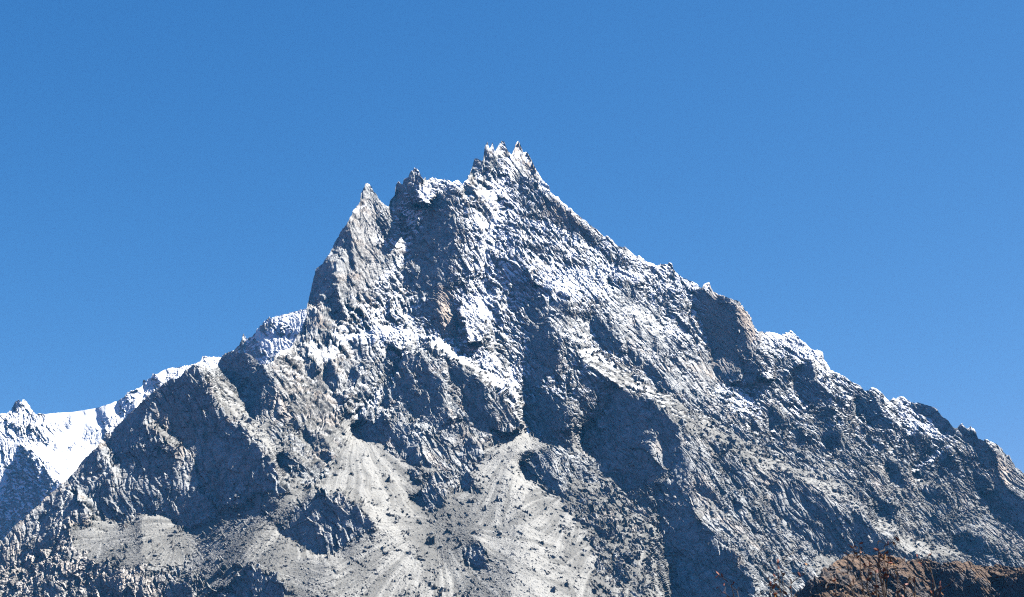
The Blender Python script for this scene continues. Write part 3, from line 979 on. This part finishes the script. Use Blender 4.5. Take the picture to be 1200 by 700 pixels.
def build_mountain():
    q, scree_c, rough_c, hold_c = solve_relief(SKYLINE, FACES, ROCKY_SCREE, SCREE_MIX)
    V, Uf, Vf = sheet_rows(SKYLINE, q, np.linspace(-130, 1330, 1800), 1080, 742)
    sh = V.shape[:2]
    scree = sample(scree_c, Uf, Vf).astype(F)
    x, y, z = [np.ascontiguousarray(V[..., i]).ravel() for i in range(3)]
    pat = pn3(x / 38, y / 38, z / 38) + .8 * pn3(x / 15, y / 15, z / 15) + .4 * facet3(x / 12, y / 12, z / 12)
    n = up_normals(V)
    ns = np.stack([box_blur(n[..., c], 4) for c in range(3)], -1).reshape(-1, 3)
    ns /= np.linalg.norm(ns, axis=1)[:, None] + 1e-6
    d3 = rock_relief(x, y, z)
    rr = sample(rough_c, Uf, Vf).astype(F)
    below = Vf - np.interp(Uf, np.array(SKYLINE)[:, 0], np.array(SKYLINE)[:, 1])
    rr = (rr * (.5 + .5 * sstep(0, 12, below))).astype(F)
    n = up_normals(V + (ns * (d3 * rr)[:, None]).reshape(*sh, 3))
    nz = box_blur(n[..., 2], 1).ravel() - box_blur(n[..., 2], 9).ravel()
    field = scree + .40 * pat + .75 * nz
    rubble = sstep(.36, .60, field)
    scree = sstep(.50, .78, field)
    # scree: faint runnels and a litter of blocks
    fall = pn2(x / 22 + 1.2 * pn2(x / 90, z / 90), z / 260) + .5 * pn2(x / 9 + 1.5 * pn2(x / 60, z / 60 + 7), z / 120)
    th = np.zeros(x.shape, F)
    td = np.full(x.shape, 1e9, F)
    tk = np.zeros(x.shape, F)
    for i, (au, av) in enumerate(APEX):
        ax, ay, az = P(au, av, Y0(av))
        dx, dz = x - F(ax), F(az) - z
        d = np.sqrt(dx * dx + dz * dz) + np.where(dz < 0, 1e4, 0).astype(F)
        m = d < td
        td = np.where(m, d, td)
        th = np.where(m, np.arctan2(dx, np.abs(dz) + 8), th)
        tk = np.where(m, F(i * 7.7), tk)
    th = th + .03 * pn2(x / 60, z / 60)
    fall = pn2(th * 16 + tk, td / 260 + tk) + .6 * pn2(th * 38 + tk, td / 150) + .35 * pn2(th * 80 + tk, td / 90)
    bl = facet3(x / 7, y / 7, z / 7)
    ds = .35 * fall + 2.0 * pn3(x / 40, y / 40, z / 40) + 2.6 * np.maximum(bl - .27, 0) + .7 * facet3(x / 4, y / 4, z / 4)
    d3 = d3 * rr * (1 - scree) + ds * scree + .8 * (1 - scree)
    V = V + (ns * d3[:, None]).reshape(*sh, 3)
    n = up_normals(V)
    nz = box_blur(n[..., 2], 1).ravel()
    nzs = box_blur(n[..., 2], 8).ravel()
    zz = V[..., 2].ravel()
    alt = np.interp(zz, [500, 750, 950, 1250, 1500, 2100], [-.75, -.42, -.08, .12, .21, .22]).astype(F)
    alt = alt + .20 * sstep(800, 1050, Uf) * sstep(420, 800, zz)
    snow = .37 + alt + (nz - .55) * .75 + (nz - nzs) * 1.2 + snow_grain(x, y, z)
    snow += sample(hold_c, Uf, Vf).astype(F) - .10 * scree - .05 * rubble
    snow += par(lambda a, b: paths(a, b, SNOW_LINES) - paths(a, b, SNOW_OFF), Uf, Vf) * (.4 + .6 * sstep(.1, .55, nz))
    warm = np.clip(par(lambda a, b: paths(a, b, WARM), Uf, Vf), 0, 1)
    streak = .5 + par(lambda a, b: paths(a, b, TONE), Uf, Vf) + .65 * fall + .3 * pn3(x / 60, y / 60, z / 60)
    return grid_mesh('mountain', V, M_MOUNT, {'snow': snow, 'scree': np.maximum(scree, rubble * .92), 'streak': streak, 'warm': warm}), V[45:-30], scree.reshape(sh)[45:-30], Uf.reshape(sh)[45:-30], Vf.reshape(sh)[45:-30]


mountain, SURF, SURF_SCREE, SURF_U, SURF_V = build_mountain()

# ------------------------------------------------------------------ the snow ridge behind, on the left
BACK_SKY = [(-140, 500, 6250), (-60, 490, 6250), (0, 486, 6250), (10, 483, 6250), (14, 478, 6250), (18, 471, 6250), (22, 468, 6250), (25, 471, 6250), (28, 467, 6250), (31, 470, 6250), (36, 477, 6250), (41, 485, 6250), (60, 484.5, 6250), (85, 483, 6220),
            (110, 479, 6190), (130, 473, 6166), (145, 466, 6148), (149, 461, 6143), (160, 456, 6130), (166, 452, 6122), (168, 444, 6120), (172, 446, 6115), (177, 442, 6109), (179, 437, 6107), (183, 439, 6102), (190, 435, 6094), (200, 432, 6082), (212, 429, 6067),
            (226, 427, 6050), (234, 424, 6041), (237, 416, 6037), (243, 418, 6030), (252, 418, 6019), (262, 419, 6007), (275, 410, 5922), (283, 400, 5874), (285, 391, 5862), (289, 397, 5838), (296, 393, 5796), (304, 383, 5748), (308, 380, 5724), (312, 375, 5700), (316, 371, 5676), (318, 373, 5664), (324, 370, 5628),
            (330, 369, 5592), (340, 366, 5532), (352, 363, 5500), (362, 361, 5500), (420, 358, 5500)]
BACK_FACES = [
    ('M', [(-140, 480), (440, 340), (440, 745), (-140, 745)]),
    ('L', [(-140, 495), (0, 486), (45, 486), (88, 486), (60, 524), (30, 522), (0, 512), (-140, 540)]),
    ('G', [(5, 498), (30, 500), (62, 516), (55, 522), (30, 512), (8, 506)]),
    ('D', [(15, 472), (22, 466), (25, 474), (20, 482), (12, 482)]),
    ('B', [(88, 485), (112, 479), (140, 466), (150, 461), (136, 480), (118, 483), (112, 497), (95, 510), (85, 515), (75, 530), (60, 525), (75, 506)]),
    ('H', [(85, 486), (90, 486), (76, 506), (62, 524), (57, 525), (70, 508)]),
    ('B', [(150, 461), (200, 432), (240, 418), (275, 410), (275, 440), (200, 446), (165, 474), (130, 510), (110, 530), (90, 548), (70, 536), (100, 520), (125, 500)]),
    ('D', [(112, 491), (120, 481), (127, 490), (118, 497)]),
    ('D', [(140, 476), (150, 463), (159, 468), (147, 484), (137, 485)]),
    ('H', [(95, 511), (110, 500), (116, 514), (100, 521)]),
    ('D', [(174, 455), (184, 444), (190, 448), (180, 458)]),
    ('D', [(118, 506), (126, 500), (130, 510), (122, 516)]),
    ('D', [(27, 520), (45, 536), (53, 548), (66, 562), (78, 577), (50, 602), (20, 632), (-20, 650), (-60, 690), (-60, 600), (0, 588), (8, 560), (15, 545)]),
    ('B', [(53, 548), (75, 540), (92, 546), (75, 566), (66, 562)]),
    ('M', [(-140, 540), (0, 516), (22, 524), (8, 560), (0, 588), (-140, 640)]),
    ('H', [(280, 408), (300, 390), (316, 373), (335, 367), (365, 360), (370, 430), (280, 430)]),
    ('D', [(282, 408), (285, 390), (290, 397), (300, 394), (312, 412), (296, 424), (284, 420)]),
    ('G', [(316, 386), (330, 380), (345, 388), (340, 398), (322, 396)]),
    ('D', [(303, 386), (312, 374), (318, 378), (312, 392)]),
    ('T', [(283, 402), (285, 390), (288, 398), (286, 408)]),
]
BACK_SNOW = [([(75, 562), (62, 580), (48, 603)], 3, .9), ([(50, 575), (52, 600)], 2, .5), ([(48, 603), (20, 628), (0, 638)], 4, .8), ([(20, 566), (45, 560)], 2, .35), ([(95, 512), (108, 508)], 8, .25),
             ([(300, 404), (345, 378), (356, 390), (345, 405)], 14, .3), ([(312, 376), (335, 368)], 3, .6), ([(88, 490), (120, 485), (140, 470)], 12, .5)]


def build_back():
    u0, u1 = -140, 420
    q, _, rough_c, hold_c = solve_relief(BACK_SKY, BACK_FACES, U0=u0, U1=u1)
    V, Uf, Vf = sheet_rows(BACK_SKY, q, np.linspace(-138, 410, 660), 520, 700, u0)
    sh = V.shape[:2]
    x, y, z = [np.ascontiguousarray(V[..., i]).ravel() for i in range(3)]
    n = up_normals(V)
    ns = np.stack([box_blur(n[..., c], 3) for c in range(3)], -1).reshape(-1, 3)
    ns /= np.linalg.norm(ns, axis=1)[:, None] + 1e-6
    smooth = np.clip(par(lambda a, b: paths(a, b, [([(70, 522), (92, 500), (125, 478)], 13), ([(60, 488), (105, 482)], 5)]), Uf, Vf), 0, 1)
    rough = sample(rough_c, Uf, Vf, u0).astype(F) * (1 - .95 * smooth) * (1 - .45 * sstep(.0, .05, sample(hold_c, Uf, Vf, u0))).astype(F)
    d3 = .8 * rock_relief(x, y, z) * rough
    V = V + (ns * d3[:, None]).reshape(*sh, 3)
    n = up_normals(V)
    nz = box_blur(n[..., 2], 1).ravel()
    nzs = box_blur(n[..., 2], 8).ravel()
    snow = .95 + (nz - .55) * .9 + (nz - nzs) * 1.2 + 1.2 * snow_grain(x, y, z) + .5 * smooth + 1.4 * sample(hold_c, Uf, Vf, u0).astype(F)
    snow -= .25 * sstep(590, 640, Vf) + .22 * sstep(270, 285, Uf)
    snow += par(lambda a, b: paths(a, b, BACK_SNOW), Uf, Vf)
    zero = np.zeros(x.shape, F)
    return grid_mesh('snowy_hills', V, M_MOUNT, {'snow': snow, 'scree': zero, 'streak': zero, 'warm': zero})


build_back()

# ------------------------------------------------------------------ brown foothill, lower right
FOOT_SKY = [(840, 770, 1480), (870, 738, 1520), (900, 716, 1555), (918, 706, 1575), (930, 697, 1590), (941, 689, 1605), (955, 676, 1630), (963, 668, 1645), (976, 660, 1665), (984, 657, 1674), (990, 653, 1680), (998, 650, 1690), (1010, 651, 1700), (1025, 649, 1710), (1040, 650, 1720),
            (1052, 654, 1725), (1062, 656, 1730), (1075, 654, 1735), (1090, 657, 1740), (1103, 660, 1742), (1120, 658, 1742), (1135, 657, 1740), (1146, 662, 1738), (1160, 663, 1735), (1172, 661, 1730), (1186, 664, 1725), (1200, 665, 1720), (1340, 660, 1700)]
FOOT_FACES = [
    ('M', [(820, 640), (1360, 640), (1360, 760), (820, 760)]),
    ('S', [(980, 652), (1040, 648), (1095, 656), (1098, 662), (1080, 668), (1062, 670), (1040, 664), (1000, 668), (985, 662)]),
    ('S', [(1095, 656), (1150, 660), (1200, 664), (1340, 660), (1340, 672), (1200, 671), (1175, 675), (1150, 684), (1142, 680), (1160, 671), (1130, 668), (1110, 664)]),
    ('S', [(948, 690), (985, 686), (1005, 694), (1015, 712), (930, 716), (938, 700)]),
    ('L', [(985, 664), (1040, 666), (1070, 672), (1085, 690), (1095, 712), (1020, 712), (1004, 690), (970, 680)]),
    ('D', [(1085, 668), (1100, 665), (1126, 671), (1142, 682), (1122, 690), (1108, 706), (1096, 704), (1091, 688)]),
    ('D', [(1132, 686), (1160, 681), (1186, 677), (1340, 674), (1340, 760), (1128, 760)]),
    ('L', [(1150, 684), (1166, 680), (1172, 692), (1160, 706), (1152, 698)]),
    ('D', [(930, 696), (945, 682), (960, 670), (968, 680), (955, 690), (940, 704)]),
    ('D', [(1010, 672), (1024, 668), (1030, 680), (1020, 690)]),
    ('D', [(1042, 676), (1056, 674), (1060, 686), (1048, 692)]),
]


def build_foot():
    u0, u1 = 840, 1340
    q, scree_c, rough_c, _ = solve_relief(FOOT_SKY, FOOT_FACES, U0=u0, U1=u1)
    V, Uf, Vf = sheet_rows(FOOT_SKY, q, np.linspace(846, 1336, 760), 330, 744, u0)
    sh = V.shape[:2]
    x, y, z = [np.ascontiguousarray(V[..., i]).ravel() for i in range(3)]
    n = up_normals(V)
    ns = np.stack([box_blur(n[..., c], 3) for c in range(3)], -1).reshape(-1, 3)
    ns /= np.linalg.norm(ns, axis=1)[:, None] + 1e-6
    scree = sstep(.30, .70, sample(scree_c, Uf, Vf, u0).astype(F) + .5 * pn3(x / 14, y / 14, z / 14) + .3 * pn3(x / 5, y / 5, z / 5))
    d3 = .5 * rock_relief(x * 2.2, y * 2.2, z * 2.2) * sample(rough_c, Uf, Vf, u0).astype(F) * (1 - .6 * scree) + 1.6 * pn3(x / 14, y / 14, z / 14) + .35 * np.abs(pn3(x / 4, y / 4, z / 4))
    V = V + (ns * d3[:, None]).reshape(*sh, 3)
    zero = np.zeros(x.shape, F)
    return grid_mesh('foothill', V, M_FOOT, {'snow': zero - 2, 'scree': scree, 'streak': .5 + .7 * pn3(x / 9, y / 9, z / 9), 'warm': zero})


build_foot()

# ------------------------------------------------------------------ valley floor
m_ground, nt = nodes_of('valley_grass')
b = NB(nt)
tc = b.n('ShaderNodeTexCoord').outputs['Object']
col = b.mix(b.ramp(b.noise(tc, .6, 6, .7), .35, .65), (.05, .04, .025), (.12, .085, .045))
col = b.mix(b.math('MULTIPLY', b.ramp(b.noise(tc, .02, 4, .6), .4, .6), .6), col, (.09, .08, .04))
ps = b.n('ShaderNodeBsdfPrincipled')
b.link(col, ps.inputs['Base Color'])
ps.inputs['Roughness'].default_value = .95
out = b.n('ShaderNodeOutputMaterial')
b.link(ps.outputs[0], out.inputs['Surface'])


def ground_line(x, y):
    """gentle swells of the valley floor; flat at the viewpoint"""
    r = np.sqrt(x * x + y * y)
    return (np.minimum(r / 40, 1) * (.5 * pn2(x / 30, y / 30)) + np.minimum(r / 400, 1) * 4 * pn2(x / 260, y / 260) - np.minimum(r / 400, 1) * 5).astype(F)


rad = np.concatenate([[0.01], np.geomspace(1.5, 40000, 150)]).astype(F)
th = np.linspace(0, 2 * np.pi, 181).astype(F)
R_, T_ = np.meshgrid(rad, th, indexing='ij')
gx, gy = (R_ * np.sin(T_)).ravel(), (R_ * np.cos(T_)).ravel()
grid_mesh('ground', np.stack([gx, gy, ground_line(gx, gy)], -1).reshape(*R_.shape, 3), m_ground, {})

# ------------------------------------------------------------------ boulders on the scree
random.seed(5)


def boulder_template(seed):
    rng = np.random.default_rng(seed)
    import bmesh
    bm = bmesh.new()
    bmesh.ops.create_icosphere(bm, subdivisions=2, radius=1.0)
    v = np.array([q.co[:] for q in bm.verts])
    for _ in range(9):                     # chop flat faces off a ball
        d = rng.normal(size=3)
        d /= np.linalg.norm(d)
        h = rng.uniform(.45, .8)
        k = v @ d
        v -= np.outer(np.maximum(k - h, 0), d)
    v *= rng.uniform(.7, 1.2, 3) * np.array([1, 1, .8])
    f = np.array([[w.index for w in q.verts] for q in bm.faces])
    bm.free()
    return v, f


m_boulder, nt = nodes_of('boulder_rock')
b = NB(nt)
tc = b.n('ShaderNodeTexCoord').outputs['Object']
col = b.mix(b.ramp(b.noise(tc, .5, 5, .7), .35, .65), (.10, .10, .10), (.22, .215, .205))
ps = b.n('ShaderNodeBsdfPrincipled')
b.link(col, ps.inputs['Base Color'])
ps.inputs['Roughness'].default_value = .9
out = b.n('ShaderNodeOutputMaterial')
b.link(ps.outputs[0], out.inputs['Surface'])

TEMPL = [boulder_template(i) for i in range(8)]
rng = np.random.default_rng(11)
cand = np.argwhere((SURF_SCREE > .8) & (SURF_U > -20) & (SURF_U < 1220) & (SURF_V > 455) & (SURF_V < 720))
cand = cand[rng.permutation(len(cand))[:8000]]
pos = SURF[cand[:, 0], cand[:, 1]]
cu, cv = SURF_U[cand[:, 0], cand[:, 1]], SURF_V[cand[:, 0], cand[:, 1]]
dens = pn2(pos[:, 0] / 70, pos[:, 2] / 70) + .6 * pn2(pos[:, 0] / 25, pos[:, 2] / 25)
keep = dens + rng.normal(size=len(dens)) * .35 > .35
pos, cu, cv = pos[keep], cu[keep], cv[keep]
size = 1.0 + rng.pareto(2.6, len(pos)) * 1.1
size = np.minimum(size, 7.5)
order = np.argsort(-size)
pos, cu, cv, size = pos[order], cu[order], cv[order], size[order]
PLACES = [('left scree mound below the dark left cliff', lambda u, v: u < 245), ('left scree fan beside the lone dark crag', lambda u, v: u < 470),
          ('broad central scree fan', lambda u, v: u < 700), ('pale scree right of the centre', lambda u, v: True)]
tmesh = []
for v, f in TEMPL:
    me = bpy.data.meshes.new('boulder')
    me.from_pydata(v.tolist(), [], f.tolist())
    me.materials.append(m_boulder)
    tmesh.append(me)
NB_BIG = 70
for i in range(NB_BIG):
    o = bpy.data.objects.new('boulder', tmesh[i % 8])
    C.objects.link(o)
    r = float(size[i])
    o.location = (float(pos[i, 0]), float(pos[i, 1]), float(pos[i, 2]) + .25 * r)
    o.rotation_euler = (random.uniform(-.4, .4), random.uniform(-.4, .4), random.uniform(0, 6.3))
    o.scale = (r, r, r)
    for nm, test in PLACES:
        if test(cu[i], cv[i]):
            break
    o['label'] = 'large grey boulder lying on the ' + nm
    o['category'] = 'boulder'
    o['group'] = 'boulders on the ' + nm
vs_, fs_, base = [], [], 0
for i in range(NB_BIG, len(pos)):
    v, f = TEMPL[i % 8]
    a = rng.uniform(0, 6.28)
    ca, sa = math.cos(a), math.sin(a)
    w = np.stack([v[:, 0] * ca - v[:, 1] * sa, v[:, 0] * sa + v[:, 1] * ca, v[:, 2]], 1) * size[i] + pos[i] + np.array([0, 0, .2 * size[i]])
    vs_.append(w)
    fs_.append(f + base)
    base += len(v)
if vs_:
    me = bpy.data.meshes.new('scree_rubble')
    vv_, ff_ = np.concatenate(vs_), np.concatenate(fs_)
    me.vertices.add(len(vv_))
    me.vertices.foreach_set('co', vv_.astype(F).ravel())
    me.loops.add(ff_.size)
    me.loops.foreach_set('vertex_index', ff_.astype(np.int32).ravel())
    me.polygons.add(len(ff_))
    me.polygons.foreach_set('loop_start', np.arange(0, ff_.size, 3, dtype=np.int32))
    me.update(calc_edges=True)
    me.materials.append(m_boulder)
    o = bpy.data.objects.new('scree_rubble', me)
    C.objects.link(o)
    o['kind'] = 'stuff'
    o['label'] = 'small grey rocks strewn over the scree fans'
    print('rubble', len(vs_), 'big', size[:5], size[NB_BIG])

# ------------------------------------------------------------------ bare shrubs close to the viewpoint
def plain(name, a, c, scale):
    m, nt = nodes_of(name)
    b = NB(nt)
    tc = b.n('ShaderNodeTexCoord').outputs['Object']
    col = b.mix(b.ramp(b.noise(tc, scale, 3, .6), .35, .65), a, c)
    ps = b.n('ShaderNodeBsdfPrincipled')
    b.link(col, ps.inputs['Base Color'])
    ps.inputs['Roughness'].default_value = .7
    out = b.n('ShaderNodeOutputMaterial')
    b.link(ps.outputs[0], out.inputs['Surface'])
    return m


M_TWIG = plain('twig_bark', (.035, .024, .02), (.13, .09, .065), 14)
M_LEAF_R = plain('dry_leaf_red', (.14, .03, .02), (.34, .09, .035), 9)
M_LEAF_O = plain('dry_leaf_orange', (.30, .10, .03), (.50, .26, .07), 9)


class Tubes:
    def __init__(s):
        s.v, s.f, s.mi = [], [], []

    def tube(s, pts, r0, r1, n=5):
        pts = [Vector(p) for p in pts]
        rings = []
        for i, p in enumerate(pts):
            t = (pts[min(i + 1, len(pts) - 1)] - pts[max(i - 1, 0)]).normalized()
            a = t.orthogonal().normalized()
            c = t.cross(a)
            r = r0 + (r1 - r0) * i / (len(pts) - 1)
            k = len(s.v)
            for j in range(n):
                g = 2 * math.pi * j / n
                s.v.append(p + (a * math.cos(g) + c * math.sin(g)) * r)
            rings.append(k)
        for k0, k1 in zip(rings[:-1], rings[1:]):
            for j in range(n):
                s.f.append((k0 + j, k0 + (j + 1) % n, k1 + (j + 1) % n, k1 + j))
                s.mi.append(0)
        s.f.append(tuple(rings[-1] + j for j in range(n)))
        s.mi.append(0)

    def leaf(s, p, d, size, mat):
        d = Vector(d).normalized()
        a = d.cross(Vector((random.uniform(-1, 1), random.uniform(-1, 1), random.uniform(-1, 1)))).normalized()
        c = d.cross(a)
        k = len(s.v)
        curl = random.uniform(.1, .45)
        for t, w in ((0, .06), (.3, .8), (.65, 1.0), (1.0, .08)):
            m = Vector(p) + d * size * t + c * size * curl * t * t
            for q in (-1, 0, 1):
                s.v.append(m + a * (size * .26 * w * q) + c * (size * .12 * w * (1 if q else 0)))
        for i in range(3):
            for j in range(2):
                b0 = k + i * 3 + j
                s.f.append((b0, b0 + 1, b0 + 4, b0 + 3))
                s.mi.append(mat)

    def build(s, name, mats, parent, loc):
        me = bpy.data.meshes.new(name)
        me.from_pydata([tuple(q - loc) for q in s.v], [], s.f)
        for m in mats:
            me.materials.append(m)
        me.polygons.foreach_set('material_index', s.mi)
        o = bpy.data.objects.new(name, me)
        C.objects.link(o)
        o.parent = parent
        return o


def wander(a, b, n, amp):
    a, b = Vector(a), Vector(b)
    pts = []
    off = Vector((0, 0, 0))
    for i in range(n + 1):
        t = i / n
        if 0 < i < n:
            off = off * .6 + Vector((random.gauss(0, amp), random.gauss(0, amp), random.gauss(0, amp * .5)))
        elif i == n:
            off = Vector((0, 0, 0))
        pts.append(a.lerp(b, t) + off)
    return pts


def shrub(label, base_u, Y, tips, seed, leafy, orange=.2):
    random.seed(seed)
    bx = P(base_u, 700, Y)[0]
    root = bpy.data.objects.new('shrub', None)
    C.objects.link(root)
    loc = Vector((bx, Y, 0))
    root.location = loc
    root['label'] = label
    root['category'] = 'shrub'
    root['group'] = 'dry shrubs in front of the mountain'
    W, L = Tubes(), Tubes()
    for (u, v, thick) in tips:
        tip = P(u, v, Y + random.uniform(-.25, .25))
        st = (bx + random.uniform(-.09, .09), Y + random.uniform(-.09, .09), -.05)
        mid = (st[0] + (tip[0] - st[0]) * .45 + random.uniform(-.06, .06), Y + random.uniform(-.1, .1), 1.5)
        path = wander(st, mid, 8, .012) + wander(mid, tip, 16, .009)[1:]
        W.tube(path, .013 * thick, .0022 * thick)
        n = len(path)
        for i in range(6, n):
            p = path[i]
            h = i / n
            if random.random() < .85:
                ax = (path[min(i + 1, n - 1)] - path[i - 1]).normalized()
                side = Vector((random.choice((-1, 1)) * random.uniform(.4, 1), random.uniform(-.6, .6), random.uniform(.1, .9)))
                ln = random.uniform(.05, .20) * (1.25 - h * .7)
                end = p + (ax * .6 + side).normalized() * ln
                tw = wander(p, end, 5, .006)
                W.tube(tw, .0030 * thick, .0013, 4)
                for k in range(2, len(tw)):
                    if random.random() < leafy * .75:
                        L.leaf(tw[k], (random.uniform(-1, 1), random.uniform(-.6, .6), random.uniform(-.7, .9)), random.uniform(.011, .024), 1 if random.random() < orange else 0)
                if random.random() < .5:
                    e2 = tw[3] + Vector((random.uniform(-1, 1), random.uniform(-.5, .5), random.uniform(0, 1))).normalized() * ln * .5
                    W.tube(wander(tw[3], e2, 3, .004), .0018, .001, 4)
                    if random.random() < leafy:
                        L.leaf(e2, (random.uniform(-1, 1), random.uniform(-.6, .6), random.uniform(-.8, .6)), random.uniform(.012, .024), 1 if random.random() < orange else 0)
            if h > .5 and random.random() < leafy * .5:
                L.leaf(p, (random.uniform(-1, 1), random.uniform(-.6, .6), random.uniform(-.6, .9)), random.uniform(.012, .025), 1 if random.random() < orange else 0)
        L.leaf(path[-1], (random.uniform(-.6, .6), random.uniform(-.3, .3), .6), 0.022, 1 if random.random() < orange + .15 else 0)
    W.build('stems', [M_TWIG], root, loc)
    L.build('leaves', [M_LEAF_R, M_LEAF_O], root, loc)
    return root


shrub('thin dry shrub showing only its reddish tip, leftmost along the lower edge', 860, 6.2, [(857, 686, .8), (864, 693, .7)], 3, .7, .1)
shrub('sparse dry shrub with an orange curled leaf, left of the brown foothill', 914, 6.0, [(911, 661, .7), (903, 688, .9), (927, 684, .9), (917, 676, .7)], 8, .55, .3)
shrub('slender bare shrub with few leaves, just left of the leafiest shrub', 986, 6.4, [(993, 652, .7), (979, 682, .9), (1000, 684, .7), (968, 690, .7)], 13, .3, .2)
shrub('largest dry shrub with dense rust red leaves before the brown foothill', 1036, 5.8, [(1008, 650, .8), (1030, 647, 1.2), (1019, 664, 1.1), (1041, 660, 1.1), (1052, 676, 1.0), (1026, 671, 1.2), (1036, 656, .9)], 21, .95, .25)
shrub('dry shrub with one long stem leaning right and dark red leaves', 1064, 6.1, [(1087, 653, .8), (1072, 682, 1.0), (1060, 690, .9)], 34, .4, .1)
shrub('short dry shrub showing a dark forked tip, rightmost along the lower edge', 1092, 6.0, [(1093, 684, 1.0), (1102, 692, .8)], 55, .4, .1)

# ------------------------------------------------------------------ the air
def box_object(name, lo, hi, mat):
    xs, ys, zs = zip(lo, hi)
    vs = [(x, y, z) for x in xs for y in ys for z in zs]
    fs = [(0, 1, 3, 2), (4, 6, 7, 5), (0, 4, 5, 1), (2, 3, 7, 6), (0, 2, 6, 4), (1, 5, 7, 3)]
    me = bpy.data.meshes.new(name)
    me.from_pydata(vs, [], fs)
    me.materials.append(mat)
    o = bpy.data.objects.new(name, me)
    C.objects.link(o)
    return o


m, nt = nodes_of('haze_air')
pv = nt.nodes.new('ShaderNodeVolumePrincipled')
pv.inputs['Color'].default_value = (.08, .45, 1.0, 1)
pv.inputs['Density'].default_value = 1.2e-5
pv.inputs['Anisotropy'].default_value = 0.0
vo = nt.nodes.new('ShaderNodeOutputMaterial')
nt.links.new(pv.outputs[0], vo.inputs['Volume'])
hz = box_object('haze', (-9000, -300, -30), (9000, 9000, 2250), m)
hz['kind'] = 'stuff'
